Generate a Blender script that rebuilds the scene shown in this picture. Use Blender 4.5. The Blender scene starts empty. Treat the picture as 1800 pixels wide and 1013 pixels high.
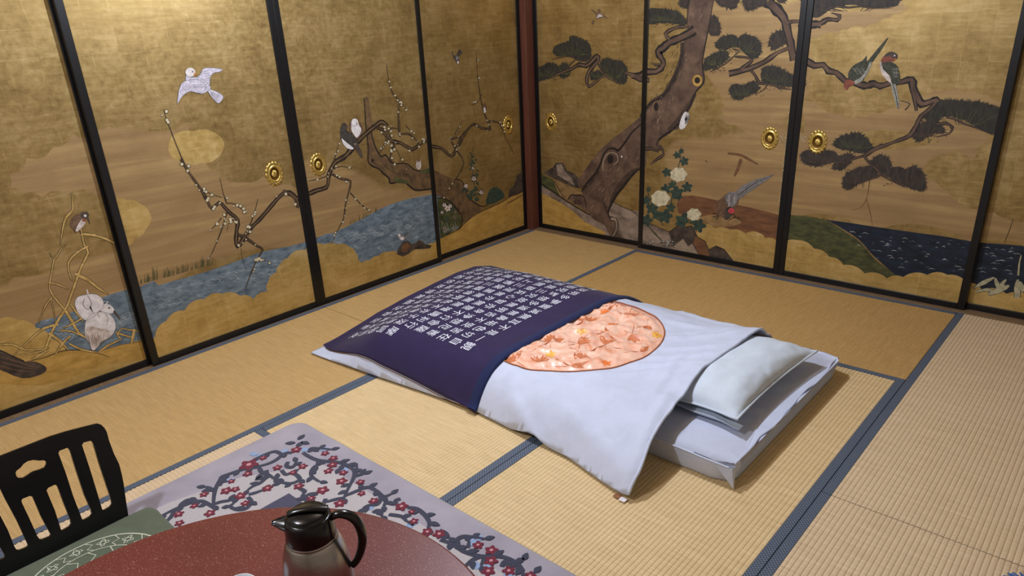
import bpy, bmesh, math, random
from mathutils import Vector, Matrix
from mathutils.geometry import delaunay_2d_cdt, tessellate_polygon
from mathutils import noise as mnoise

scene = bpy.context.scene
COL = scene.collection

# ------------------------------------------------------------------ camera
CAM = Vector((3.24304261, -3.79064028, 1.41843382))
RX = Vector((0.74909545, 0.66096654, -0.04448856))     # image right
RY = Vector((0.23011905, -0.32259985, -0.91813646))    # image down
RZ = Vector((-0.62120948, 0.67753418, -0.39375908))    # forward
FPX, CX, CY = 1251.7595, 901.265, 565.769
cd = bpy.data.cameras.new('camera')
cam = bpy.data.objects.new('camera', cd)
COL.objects.link(cam)
m = Matrix.Identity(4)
for i in range(3):
    m[i][0] = RX[i]; m[i][1] = -RY[i]; m[i][2] = -RZ[i]; m[i][3] = CAM[i]
cam.matrix_world = m
cd.sensor_fit = 'HORIZONTAL'; cd.sensor_width = 36.0
cd.lens = 36.0 * FPX / 1800.0
cd.shift_x = (900 - CX) / 1800.0
cd.shift_y = (CY - 506.5) / 1800.0
cd.clip_start = 0.05; cd.clip_end = 50
scene.camera = cam

# ------------------------------------------------------------------ world, lamp, exposure
w = bpy.data.worlds.new('world'); scene.world = w; w.use_nodes = True
w.node_tree.nodes['Background'].inputs[0].default_value = (0.9, 0.95, 1.0, 1)
w.node_tree.nodes['Background'].inputs[1].default_value = 0.008
LAMP = (1.38, -1.80, 2.08)
ld = bpy.data.lights.new('ceiling_lamp', 'POINT'); ld.energy = 112; ld.color = (0.85, 0.935, 1.11)
ld.shadow_soft_size = 0.03
lo = bpy.data.objects.new('ceiling_lamp', ld); lo.location = LAMP; COL.objects.link(lo)
l2 = bpy.data.lights.new('entry_lamp', 'POINT'); l2.energy = 88; l2.color = (0.87, 0.935, 1.09)
l2.shadow_soft_size = 0.06
lo2 = bpy.data.objects.new('entry_lamp', l2); lo2.location = (1.45, -3.95, 2.2); COL.objects.link(lo2)
vs = scene.view_settings
vs.view_transform = 'Standard'; vs.look = 'None'; vs.gamma = 1.0; vs.use_curve_mapping = False
vs.exposure = 0.0

# ------------------------------------------------------------------ pixel -> place
def ray(p):
    return RX * ((p[0] - CX) / FPX) + RY * ((p[1] - CY) / FPX) + RZ
def at(p, ax, v):
    d = ray(p); t = (v - CAM[ax]) / d[ax]
    return CAM + d * t

def lin(c):
    return tuple((x / 12.92 if x <= 0.04045 else ((x + 0.055) / 1.055) ** 2.4) for x in c)
def hx(s):
    s = s.lstrip('#'); return lin(tuple(int(s[i:i + 2], 16) / 255 for i in (0, 2, 4)))

# ------------------------------------------------------------------ materials
MATS = {}
class N:
    def __init__(s, name):
        s.m = bpy.data.materials.new(name); s.m.use_nodes = True
        s.t = s.m.node_tree; s.b = s.t.nodes['Principled BSDF']
    def n(s, typ, **kw):
        x = s.t.nodes.new(typ)
        for k, v in kw.items():
            if k.startswith('i_'):
                key = k[2:]; key = int(key) if key.isdigit() else key.replace('_', ' ')
                x.inputs[key].default_value = v
            else: setattr(x, k, v)
        return x
    def l(s, a, b): s.t.links.new(a, b)
    def coord(s, kind='Object', scale=(1, 1, 1), rot=(0, 0, 0)):
        mp = s.n('ShaderNodeMapping'); mp.inputs['Scale'].default_value = scale; mp.inputs['Rotation'].default_value = rot
        if kind == 'World':
            g = s.n('ShaderNodeNewGeometry'); s.l(g.outputs['Position'], mp.inputs['Vector'])
        else:
            tc = s.n('ShaderNodeTexCoord'); s.l(tc.outputs[kind], mp.inputs['Vector'])
        return mp.outputs[0]
    def noise(s, vec, scale, detail=4, rough=0.55, dist=0):
        x = s.n('ShaderNodeTexNoise'); x.inputs['Scale'].default_value = scale; x.inputs['Detail'].default_value = detail
        x.inputs['Roughness'].default_value = rough; x.inputs['Distortion'].default_value = dist
        s.l(vec, x.inputs['Vector']); return x.outputs['Fac']
    def ramp(s, fac, stops):
        r = s.n('ShaderNodeValToRGB'); e = r.color_ramp.elements
        while len(e) < len(stops): e.new(0.5)
        for i, (p, c) in enumerate(stops):
            e[i].position = p
            e[i].color = (c, c, c, 1) if not hasattr(c, '__len__') else (*c[:3], 1)
        s.l(fac, r.inputs[0]); return r.outputs[0]
    def mix(s, fac, a, b, mode='MIX'):
        x = s.n('ShaderNodeMix'); x.data_type = 'RGBA'; x.blend_type = mode; x.clamp_result = False
        for sock, v in ((x.inputs['Factor'], fac), (x.inputs['A'], a), (x.inputs['B'], b)):
            if hasattr(v, 'is_linked'): s.l(v, sock)
            elif hasattr(v, '__len__'): sock.default_value = (*v[:3], 1)
            else: sock.default_value = v
        return x.outputs['Result']
    def math(s, op, a, b=0.0):
        x = s.n('ShaderNodeMath'); x.operation = op
        for sock, v in ((x.inputs[0], a), (x.inputs[1], b)):
            if hasattr(v, 'is_linked'): s.l(v, sock)
            else: sock.default_value = v
        return x.outputs[0]
    def bump(s, h, strength=0.3, dist=0.01):
        x = s.n('ShaderNodeBump'); x.inputs['Strength'].default_value = strength; x.inputs['Distance'].default_value = dist
        s.l(h, x.inputs['Height']); s.l(x.outputs[0], s.b.inputs['Normal'])
    def out(s, col=None, rough=0.5, metal=0.0, spec=0.5, sheen=0.0, coat=0.0):
        i = s.b.inputs
        if col is not None:
            if hasattr(col, 'is_linked'): s.l(col, i['Base Color'])
            else: i['Base Color'].default_value = (*col[:3], 1)
        if hasattr(rough, 'is_linked'): s.l(rough, i['Roughness'])
        else: i['Roughness'].default_value = rough
        if hasattr(metal, 'is_linked'): s.l(metal, i['Metallic'])
        else: i['Metallic'].default_value = metal
        i['Specular IOR Level'].default_value = spec
        i['Sheen Weight'].default_value = sheen
        i['Coat Weight'].default_value = coat
        return s.m

def simple(name, col, rough=0.6, var=0.25, scale=60, metal=0.0, spec=0.4, kind='World', bump=0.0, coat=0.0, stretch=(1, 1, 1)):
    """one pigment with a little procedural variation"""
    if name in MATS: return MATS[name]
    col = hx(col) if isinstance(col, str) else col
    a = N(name); v = a.coord(kind, stretch)
    f = a.noise(v, scale, 5, 0.6)
    lo_ = tuple(c * (1 - var) for c in col); hi = tuple(min(1, c * (1 + var)) for c in col)
    c = a.ramp(f, [(0.3, lo_), (0.7, hi)])
    if bump: a.bump(f, bump, 0.002)
    MATS[name] = a.out(c, rough, metal, spec, coat=coat)
    return MATS[name]

def mat_tatami(name, base, alt):
    a = N(name); v = a.coord('Object')
    vr = a.coord('Object', (520, 6, 1))          # single rushes run across the mat
    rush = a.noise(vr, 1.0, 3, 0.7)
    big = a.noise(v, 3.0, 3, 0.5)
    blot = a.noise(a.coord('Object', (60, 9, 1)), 1.0, 3, 0.6)
    c = a.mix(a.ramp(rush, [(0.3, 0.0), (0.72, 1.0)]), hx(base), hx(alt))
    c = a.mix(a.math('MULTIPLY', a.ramp(blot, [(0.4, 0.0), (0.75, 1.0)]), 0.25), c, tuple(x * 0.72 for x in hx(base)))
    c = a.mix(a.math('MULTIPLY', a.ramp(big, [(0.35, 0.0), (0.7, 1.0)]), 0.12), c, hx('bd9a62'))
    a.bump(rush, 0.35, 0.0015)
    MATS[name] = a.out(c, 0.55, 0, 0.35); return MATS[name]

def mat_heri():
    a = N('border_cloth')
    v = a.coord('World', (1, 1, 0))
    w1 = a.n('ShaderNodeTexWave'); w1.wave_type = 'BANDS'; w1.bands_direction = 'DIAGONAL'; w1.inputs['Scale'].default_value = 55
    a.l(v, w1.inputs['Vector'])
    v2 = a.coord('World', (1, -1, 0))
    w2 = a.n('ShaderNodeTexWave'); w2.wave_type = 'BANDS'; w2.bands_direction = 'DIAGONAL'; w2.inputs['Scale'].default_value = 55
    a.l(v2, w2.inputs['Vector'])
    f = a.math('MULTIPLY', w1.outputs['Fac'], w2.outputs['Fac'])
    f = a.math('ADD', f, a.math('MULTIPLY', a.noise(v, 400, 2), 0.35))
    c = a.ramp(f, [(0.1, hx('353e4c')), (0.75, hx('6f7b8c'))])
    a.bump(f, 0.2, 0.001)
    MATS['heri'] = a.out(c, 0.6, 0, 0.3)

def mat_gold(name, dark, mid, light, metal=0.75, rough=0.45, leaf=True, spot=0.5):
    """gold leaf: squares of leaf with lapped edges, rubbed and crackled"""
    a = N(name)
    g = a.n('ShaderNodeNewGeometry')
    sx = a.n('ShaderNodeSeparateXYZ'); a.l(g.outputs['Position'], sx.inputs[0])
    u = a.math('ADD', sx.outputs[0], sx.outputs[1])
    cb = a.n('ShaderNodeCombineXYZ'); a.l(u, cb.inputs[0]); a.l(sx.outputs[2], cb.inputs[1])
    v = cb.outputs[0]
    wob = a.noise(v, 9, 3, 0.6)
    wv = a.n('ShaderNodeVectorMath'); wv.operation = 'ADD'
    cw = a.n('ShaderNodeCombineXYZ'); a.l(a.math('MULTIPLY', a.math('SUBTRACT', wob, 0.5), 0.03), cw.inputs[0]); a.l(a.math('MULTIPLY', a.math('SUBTRACT', wob, 0.5), 0.03), cw.inputs[1])
    a.l(v, wv.inputs[0]); a.l(cw.outputs[0], wv.inputs[1])
    br = a.n('ShaderNodeTexBrick'); br.offset = 0.0; br.squash = 1.0
    br.inputs['Scale'].default_value = 1.0; br.inputs['Mortar Size'].default_value = 0.0022; br.inputs['Mortar Smooth'].default_value = 0.8
    br.inputs['Brick Width'].default_value = 0.106; br.inputs['Row Height'].default_value = 0.104; br.inputs['Bias'].default_value = 0.0
    br.inputs['Color1'].default_value = (0, 0, 0, 1); br.inputs['Color2'].default_value = (1, 1, 1, 1); br.inputs['Mortar'].default_value = (1, 1, 1, 1)
    a.l(wv.outputs[0], br.inputs['Vector'])
    n1 = a.noise(v, 5.5, 6, 0.68, 0.4)
    n2 = a.noise(v, 38, 6, 0.7)
    mpv = a.n('ShaderNodeMapping'); mpv.inputs['Scale'].default_value = (3, 22, 1); a.l(v, mpv.inputs[0])
    n3 = a.noise(mpv.outputs[0], 2.2, 5, 0.7, 0.3)
    f = a.math('ADD', a.math('MULTIPLY', n1, 0.62), a.math('MULTIPLY', n2, 0.30))
    f = a.math('ADD', f, a.math('MULTIPLY', a.math('SUBTRACT', n3, 0.5), 0.35))
    if leaf:
        f = a.math('ADD', f, a.math('MULTIPLY', a.math('SUBTRACT', br.outputs['Color'], 0.5), 0.06))
    c = a.ramp(f, [(0.26, hx(dark)), (0.47, hx(mid)), (0.72, hx(light))])
    if leaf:
        seam = a.math('MULTIPLY', br.outputs['Fac'], a.ramp(a.noise(v, 14, 3), [(0.45, 0.0), (0.68, 0.3)]))
        c = a.mix(seam, c, tuple(min(1, x * 1.35) for x in hx(light)))
    # rubbed bright flecks and brown scratches
    sp = a.ramp(a.noise(v, 120, 4, 0.7), [(0.66, 0.0), (0.74, 1.0)])
    c = a.mix(a.math('MULTIPLY', sp, spot * 0.5), c, hx('d8c28a'))
    mps = a.n('ShaderNodeMapping'); mps.inputs['Scale'].default_value = (2, 30, 1); mps.inputs['Rotation'].default_value = (0, 0, 0.05); a.l(v, mps.inputs[0])
    sc = a.ramp(a.noise(mps.outputs[0], 4, 6, 0.75), [(0.62, 0.0), (0.72, 1.0)])
    c = a.mix(a.math('MULTIPLY', sc, 0.35), c, hx(dark))
    a.bump(f, 0.12, 0.002)
    MATS[name] = a.out(c, a.ramp(n2, [(0.3, rough - 0.08), (0.7, rough + 0.12)]), metal, 0.4)

def build_materials():
    mat_tatami('tatami_golden', 'ad8a52', 'd0b078')  # deeper golden rush tone for the mats along the left doors
    mat_tatami('tatami_mid', 'c8ab78', 'ebd4a6')
    mat_tatami('tatami_pale', 'c8ae8a', 'ead5b2')
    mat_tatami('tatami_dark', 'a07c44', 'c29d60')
    mat_heri()
    mat_gold('gold', '84693a', 'ab8f56', 'd0b67a')
    mat_gold('cloud', 'a6884a', 'c8aa66', 'e2c98e', metal=0.6)
    # brown mist: silk ground with drawn-out gold streaks
    a = N('mist')
    g = a.n('ShaderNodeNewGeometry'); sx = a.n('ShaderNodeSeparateXYZ'); a.l(g.outputs['Position'], sx.inputs[0])
    u = a.math('ADD', sx.outputs[0], sx.outputs[1])
    cb = a.n('ShaderNodeCombineXYZ'); a.l(u, cb.inputs[0]); a.l(sx.outputs[2], cb.inputs[1])
    mp = a.n('ShaderNodeMapping'); mp.inputs['Scale'].default_value = (1.2, 14, 1); a.l(cb.outputs[0], mp.inputs[0])
    st = a.noise(mp.outputs[0], 1.6, 5, 0.6, 0.5); sp = a.noise(cb.outputs[0], 210, 3, 0.7); bl = a.noise(cb.outputs[0], 6, 4)
    c = a.ramp(st, [(0.34, hx('7d5f3a')), (0.5, hx('8f6f45')), (0.62, hx('a98847')), (0.72, hx('bd9a50'))])
    c = a.mix(a.math('MULTIPLY', a.ramp(sp, [(0.5, 0.0), (0.68, 1.0)]), 0.35), c, hx('b09050'))
    c = a.mix(a.math('MULTIPLY', a.ramp(bl, [(0.4, 0.0), (0.7, 1.0)]), 0.3), c, hx('765433'))
    a.bump(sp, 0.1, 0.001)
    MATS['mist'] = a.out(c, 0.55, 0.1, 0.35)
    simple('lacquer', '0b0b0d', 0.34, 0.3, 8, spec=0.5)
    simple('post_wood', '5a3224', 0.5, 0.3, 3, stretch=(30, 30, 1.5))
    simple('sill_wood', '7b644a', 0.55, 0.3, 4, stretch=(6, 40, 30))
    simple('plaster', 'a89d8a', 0.9, 0.08, 30)
    simple('ceiling_wood', '8a6f4d', 0.7, 0.2, 3, stretch=(1, 30, 1))
    simple('brass', 'd6b866', 0.34, 0.3, 90, metal=0.85)
    simple('brass_dark', '5a3f12', 0.45, 0.3, 120, metal=0.7)
build_materials()

# ------------------------------------------------------------------ object helpers
def raw(name, verts, faces, mats, parent=None, midx=None, smooth=False):
    """link ONE mesh object; verts are in world space, stored relative to the parent"""
    off = wloc(parent)
    me = bpy.data.meshes.new(name)
    me.from_pydata([(v[0] - off[0], v[1] - off[1], v[2] - off[2]) for v in verts], [], faces)
    if not isinstance(mats, (list, tuple)): mats = [mats]
    for mm in mats: me.materials.append(MATS[mm] if isinstance(mm, str) else mm)
    if midx: me.polygons.foreach_set('material_index', midx)
    if smooth: me.polygons.foreach_set('use_smooth', [True] * len(me.polygons))
    me.update()
    o = bpy.data.objects.new(name, me); COL.objects.link(o)
    if parent: o.parent = parent
    return o
def wloc(o):
    p = Vector((0, 0, 0))
    while o: p = p + o.location; o = o.parent
    return p
def tag(o, label=None, cat=None, group=None, kind=None):
    if label: o['label'] = label
    if cat: o['category'] = cat
    if group: o['group'] = group
    if kind: o['kind'] = kind
    return o
def thing(name, loc, label, cat, group=None, kind=None):
    o = bpy.data.objects.new(name, None); COL.objects.link(o); o.location = loc
    o.empty_display_size = 0.1
    return tag(o, label, cat, group, kind)
class MB:
    def __init__(s): s.v = []; s.f = []
    def box(s, x0, x1, y0, y1, z0, z1, c=0.0):
        """box with chamfered edges"""
        if c <= 0:
            n = len(s.v)
            s.v += [(x, y, z) for z in (z0, z1) for y in (y0, y1) for x in (x0, x1)]
            s.f += [tuple(n + i for i in q) for q in ((0, 2, 3, 1), (4, 5, 7, 6), (0, 1, 5, 4), (2, 6, 7, 3), (0, 4, 6, 2), (1, 3, 7, 5))]
            return s
        bm = bmesh.new(); r = bmesh.ops.create_cube(bm, size=1)
        for v in bm.verts:
            v.co = Vector(((x0 + x1) / 2 + v.co.x * (x1 - x0), (y0 + y1) / 2 + v.co.y * (y1 - y0), (z0 + z1) / 2 + v.co.z * (z1 - z0)))
        bmesh.ops.bevel(bm, geom=list(bm.edges), offset=c, segments=2, affect='EDGES', profile=0.5)
        s.bm(bm); return s
    def bm(s, bm):
        bm.verts.index_update(); n = len(s.v)
        s.v += [tuple(v.co) for v in bm.verts]; s.f += [tuple(n + v.index for v in f.verts) for f in bm.faces]; bm.free()
    def tube(s, pts, r, seg=8, closed=False, cap=True, flat=1.0):
        pts = [Vector(p) for p in pts]; n0 = len(s.v); k = len(pts)
        rr = r if hasattr(r, '__len__') else [r] * k
        prev = None
        for i, p in enumerate(pts):
            t = (pts[(i + 1) % k] - pts[i - 1]) if closed else (pts[min(i + 1, k - 1)] - pts[max(i - 1, 0)])
            t.normalize()
            if prev is None:
                a = t.orthogonal().normalized()
                if abs(t.z) < 0.9: a = t.cross(Vector((0, 0, 1))).normalized()
            else: a = (prev - t * prev.dot(t)).normalized()
            prev = a; b = t.cross(a)
            for j in range(seg):
                an = 2 * math.pi * j / seg
                q = p + a * (rr[i] * math.cos(an)) + b * (rr[i] * flat * math.sin(an)); s.v.append(tuple(q))
        for i in range(k if closed else k - 1):
            for j in range(seg):
                a0 = n0 + i * seg + j; a1 = n0 + i * seg + (j + 1) % seg
                b0 = n0 + ((i + 1) % k) * seg + j; b1 = n0 + ((i + 1) % k) * seg + (j + 1) % seg
                s.f.append((a0, a1, b1, b0))
        if cap and not closed:
            s.f.append(tuple(n0 + j for j in range(seg))[::-1]); s.f.append(tuple(n0 + (k - 1) * seg + j for j in range(seg)))
        return s
    def lathe(s, prof, c, seg=48):
        n0 = len(s.v)
        for (r, z) in prof:
            for j in range(seg):
                an = 2 * math.pi * j / seg; s.v.append((c[0] + r * math.cos(an), c[1] + r * math.sin(an), c[2] + z))
        for i in range(len(prof) - 1):
            for j in range(seg):
                s.f.append((n0 + i * seg + j, n0 + i * seg + (j + 1) % seg, n0 + (i + 1) * seg + (j + 1) % seg, n0 + (i + 1) * seg + j))
        if prof[0][0] > 1e-6: s.f.append(tuple(n0 + j for j in range(seg))[::-1])
        if prof[-1][0] > 1e-6: s.f.append(tuple(n0 + (len(prof) - 1) * seg + j for j in range(seg)))
        return s
    def build(s, name, mat, parent=None, smooth=False):
        return raw(name, s.v, s.f, mat, parent, smooth=smooth)
def catmull(pts, sub=6, closed=False):
    out = []; k = len(pts)
    if k < 3: return [tuple(p) for p in pts]
    rng = range(k) if closed else range(k - 1)
    for i in rng:
        g = lambda j: pts[j % k] if closed else pts[max(0, min(k - 1, j))]
        p0, p1, p2, p3 = g(i - 1), g(i), g(i + 1), g(i + 2)
        for q in range(sub):
            t = q / sub
            out.append(tuple(0.5 * ((2 * b) + (c - a) * t + (2 * a - 5 * b + 4 * c - d) * t * t + (-a + 3 * b - 3 * c + d) * t ** 3)
                             for a, b, c, d in zip(p0, p1, p2, p3)))
    if not closed: out.append(tuple(pts[-1]))
    return out
def lerp_table(tab, x):
    if x <= tab[0][0]: return tab[0][1]
    for (a, b), (c, d) in zip(tab, tab[1:]):
        if x <= c: return b + (d - b) * (x - a) / (c - a)
    return tab[-1][1]
def sstep(t):
    t = max(0.0, min(1.0, t)); return t * t * (3 - 2 * t)

# ================================================================== THE ROOM
# floor slab, then eight rush mats with cloth borders along their long sides
floor = MB().box(-0.15, 3.75, -5.45, 0.15, -0.12, -0.051).build('floor', 'ceiling_wood')
tag(floor, 'tatami floor of eight rush mats with blue-grey cloth borders', 'floor', kind='structure')
def tatami(x0, x1, y0, y1, long_axis, mat):
    W = (y1 - y0) if long_axis == 'x' else (x1 - x0); L = (x1 - x0) if long_axis == 'x' else (y1 - y0)
    cx, cy = (x0 + x1) / 2, (y0 + y1) / 2
    rib = 0.0150; inner = W - 0.060; n = int(round(inner / rib)); rib = inner / n
    prof = [(-inner / 2, -0.004)]
    for i in range(n):
        b = -inner / 2 + i * rib
        for t, h in ((0.06, -0.0020), (0.2, -0.0004), (0.5, 0.0), (0.8, -0.0004), (0.94, -0.0020)):
            prof.append((b + t * rib, h))
    prof.append((inner / 2, -0.004))
    segs = 2; v = []; f = []
    g = 0.0012
    for k in range(segs):
        lx = (-L / 2 + g) if k == 0 else (L / 2 - g)
        for (w_, h) in prof: v.append((lx, w_, h))
    P = len(prof)
    for i in range(P - 1): f.append((i, P + i, P + i + 1, i + 1))
    # body of the mat under the woven face
    nb = len(v)
    for z in (-0.05, -0.004):
        for (a, b) in ((-L / 2 + g, -W / 2 + g), (L / 2 - g, -W / 2 + g), (L / 2 - g, W / 2 - g), (-L / 2 + g, W / 2 - g)): v.append((a, b, z))
    f += [(nb, nb + 1, nb + 5, nb + 4), (nb + 1, nb + 2, nb + 6, nb + 5), (nb + 2, nb + 3, nb + 7, nb + 6), (nb + 3, nb, nb + 4, nb + 7), (nb + 4, nb + 5, nb + 6, nb + 7)]
    me = bpy.data.meshes.new('tatami_mat'); me.from_pydata(v, [], f); me.materials.append(MATS[mat]); me.update()
    o = bpy.data.objects.new('tatami_mat', me); COL.objects.link(o)
    o.location = (cx, cy, 0); o.parent = floor
    if long_axis == 'y': o.rotation_euler = (0, 0, math.pi / 2)
    for s in (-1, 1):
        bm = MB(); y_in = s * (W / 2 - 0.031); y_out = s * (W / 2 - g)
        bm.box(-L / 2 + g, L / 2 - g, min(y_in, y_out), max(y_in, y_out), -0.006, 0.0006, 0.0008)
        bo = bm.build('border_strip', 'heri', None); bo.parent = o
    return o
tatami(0, 0.9, -1.8, 0, 'y', 'tatami_golden')
tatami(0, 0.9, -3.6, -1.8, 'y', 'tatami_golden')
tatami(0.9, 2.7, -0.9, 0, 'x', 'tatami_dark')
tatami(0.9, 1.8, -2.7, -0.9, 'y', 'tatami_mid')
tatami(1.8, 2.7, -2.7, -0.9, 'y', 'tatami_mid')
tatami(2.7, 3.6, -1.8, 0, 'y', 'tatami_pale')
tatami(2.7, 3.6, -3.6, -1.8, 'y', 'tatami_pale')
tatami(0.9, 2.7, -3.6, -2.7, 'x', 'tatami_pale')

HT = 1.76            # height of the sliding doors
def struct(name, mb, mat, label, cat):
    return tag(mb.build(name, mat), label, cat, kind='structure')
struct('wall_left', MB().box(-0.14, -0.075, -5.45, 0.14, -0.05, 2.45), 'plaster', 'plaster wall behind the painted doors on the left', 'wall')
struct('wall_right', MB().box(-0.075, 3.75, 0.105, 0.17, -0.05, 2.45), 'plaster', 'plaster wall behind the painted doors on the right', 'wall')
struct('wall_side', MB().box(3.68, 3.75, -5.45, 0.105, -0.05, 2.45), 'plaster', 'plain plaster wall opposite the left doors', 'wall')
struct('wall_rear', MB().box(-0.075, 3.68, -5.45, -5.38, -0.05, 2.45), 'plaster', 'plain plaster wall behind the viewer', 'wall')
struct('ceiling', MB().box(-0.14, 3.75, -5.45, 0.17, 2.45, 2.5), 'ceiling_wood', 'brown board ceiling above the room', 'ceiling')
struct('trim_1', MB().box(-0.072, 0.0095, -0.0045, 0.100, -0.02, 2.449, 0.003), 'post_wood', 'reddish brown wooden post in the corner between the painted doors', 'post')
struct('trim_2', MB().box(-0.074, -0.0005, -3.66, -0.006, -0.03, -0.0005, 0.001), 'sill_wood', 'wooden sill under the left row of painted doors', 'sill')
struct('trim_3', MB().box(0.011, 3.66, 0.0005, 0.104, -0.03, 0.002, 0.001), 'sill_wood', 'brown wooden sill under the right row of painted doors', 'sill')
struct('trim_4', MB().box(-0.074, 0.01, -3.66, -0.006, HT + 0.003, HT + 0.09, 0.002), 'post_wood', 'wooden lintel above the left row of painted doors', 'lintel')
struct('trim_5', MB().box(0.011, 3.66, 0.0, 0.104, HT + 0.003, HT + 0.09, 0.002), 'post_wood', 'wooden lintel above the right row of painted doors', 'lintel')
struct('trim_6', MB().box(-0.074, 0.03, -3.80, -3.662, -0.02, 2.449, 0.003), 'post_wood', 'wooden post at the near end of the left doors', 'post')

# ------------------------------------------------------------------ sliding doors
SW, RH = 0.032, 0.034
class Door:
    def __init__(s, idx, wall, u0, u1, front, label, hands):
        s.wall, s.u0, s.u1 = wall, u0, u1
        # depth of the frame face and of the painted paper
        if wall == 'L':
            s.face = -0.006 if front else -0.036; s.paper = s.face - 0.007; s.back = s.face - 0.026
        else:
            s.face = 0.036 if front else 0.066; s.paper = s.face + 0.007; s.back = s.face + 0.026
        c = (u0 + u1) / 2
        loc = (s.back, c, 0) if wall == 'L' else (c, s.back, 0)
        s.root = thing('door_%d' % idx, loc, label, 'sliding door', 'painted sliding doors', 'structure')
        fr = MB
        s.slab(u0, u0 + SW, 0.003, HT, 'stile'); s.slab(u1 - SW, u1, 0.003, HT, 'stile')
        s.slab(u0 + SW, u1 - SW, 0.003, RH, 'rail'); s.slab(u0 + SW, u1 - SW, HT - 0.04, HT, 'rail')
        # painted paper on its core
        q = MB()
        if wall == 'L': q.box(s.back + 0.003, s.paper, u0 + SW - 0.002, u1 - SW + 0.002, RH - 0.002, HT - 0.038)
        else: q.box(u0 + SW - 0.002, u1 - SW + 0.002, s.paper, s.back - 0.003, RH - 0.002, HT - 0.038)
        q.build('gold_leaf_paper', 'gold', s.root)
        # thin paper border line between frame and painting
        for h in hands: s.handle(h)
    def slab(s, a, b, z0, z1, name):
        q = MB()
        if s.wall == 'L': q.box(s.back, s.face, a, b, z0, z1, 0.0025)
        else: q.box(a, b, s.face, s.back, z0, z1, 0.0025)
        return q.build(name, 'lacquer', s.root)
    def uv(s, p):
        """photo pixel -> (u, z) on this door's paper"""
        q = at(p, 0, s.paper) if s.wall == 'L' else at(p, 1, s.paper)
        return (q.y, q.z) if s.wall == 'L' else (q.x, q.z)
    def p3(s, u, z, h=0.0):
        return (s.paper + h, u, z) if s.wall == 'L' else (u, s.paper - h, z)
    def handle(s, hu):
        """oval pull: pierced petal rim, beaded ring, sunk cup with a raised crest"""
        hz = 0.753; seg = 96
        def ring(prof, name, mat, parent, petal=0.0):
            v = []; f = []
            for (r, h, pa) in prof:
                for j in range(seg):
                    an = 2 * math.pi * j / seg
                    k = 1 + pa * (0.5 + 0.5 * math.cos(an * 16)) - pa * 0.5
                    v.append(s.p3(hu + r * k * math.cos(an) * 0.82, hz + r * k * math.sin(an), h))
            for i in range(len(prof) - 1):
                for j in range(seg):
                    f.append((i * seg + j, i * seg + (j + 1) % seg, (i + 1) * seg + (j + 1) % seg, (i + 1) * seg + j))
            return raw(name, v, f, mat, parent, smooth=True)
        root = ring([(0.060, 0.0004, 0.10), (0.058, 0.004, 0.10), (0.052, 0.006, 0.05), (0.046, 0.004, 0.03), (0.043, 0.003, 0), (0.040, 0.006, 0), (0.036, 0.0075, 0), (0.033, 0.006, 0), (0.031, 0.003, 0)], 'pull_handle', 'brass', s.root)
        ring([(0.031, 0.003, 0), (0.027, 0.001, 0), (0.020, 0.0006, 0), (0.0, 0.0006, 0)], 'cup', 'brass_dark', root)
        ring([(0.017, 0.001, 0.3), (0.014, 0.004, 0.3), (0.007, 0.005, 0.1), (0.0, 0.0055, 0)], 'crest', 'brass', root)
        mb = MB()
        for j in range(16):
            an = 2 * math.pi * (j + 0.5) / 16
            c = s.p3(hu + 0.0525 * 0.82 * math.cos(an), hz + 0.0525 * math.sin(an), 0.005)
            mb.lathe([(0.0, -0.0035), (0.0035, 0.0), (0.0, 0.0035)], c, 8)
        mb.build('bead_ring', 'brass_dark', root, True)
DOORS = [
    Door(1, 'L', -3.62, -2.700, False, 'leftmost painted sliding door with two white herons in reeds and a kingfisher', []),
    Door(2, 'L', -2.722, -1.797, True, 'painted sliding door with a white dove flying above a plum twig and stream', [-1.938]),
    Door(3, 'L', -1.797, -0.884, True, 'painted sliding door with a grey and a white bird on a plum branch over blue water', [-1.680]),
    Door(4, 'L', -0.906, -0.006, False, 'dark painted sliding door with plum twigs and a swallow, left of the corner post', [-0.156]),
    Door(5, 'R', 0.0105, 0.892, False, 'painted sliding door with pine boughs and trunk foot, right of the corner post', [0.139]),
    Door(6, 'R', 0.866, 1.795, True, 'painted sliding door with the big pine trunk, white peonies and a pheasant', [1.670]),
    Door(7, 'R', 1.795, 2.720, True, 'painted sliding door with two long-tailed parrots on a pine bough', [1.924]),
    Door(8, 'R', 2.690, 3.620, False, 'rightmost painted sliding door with gold cloud over dark water and reeds', []),
]

# ================================================================== THE BED
def cloth(name, col, rough=0.75, weave=900, wr=0.12, var=0.05, sheen=0.15):
    a = N(name); v = a.coord('World')
    f = a.noise(v, weave, 2); b = a.noise(v, 14, 4, 0.6, 0.6)
    c0 = hx(col)
    c = a.ramp(b, [(0.3, tuple(x * (1 - var) for x in c0)), (0.7, tuple(min(1, x * (1 + var)) for x in c0))])
    a.bump(a.math('ADD', a.math('MULTIPLY', f, 0.12), b), wr, 0.006)
    MATS[name] = a.out(c, rough, 0, 0.25, sheen=sheen)
cloth('sheet_white', 'c2c9dc'); cloth('cover_white', 'c6cee2', wr=0.2); cloth('pillow_white', 'ccd8e4', wr=0.25)
cloth('navy_cloth', '261b45', wr=0.12, var=0.14); cloth('binding_blue', '121f4c', wr=0.1)
simple('glyph_white', 'd4d6e2', 0.8, 0.08, 300); simple('tag_brown', '8a5a3a', 0.7); simple('tag_white', 'dcd8da', 0.7)
simple('piping', '9c5a34', 0.6); simple('lining_brown', '6b4a30', 0.7)
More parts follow.
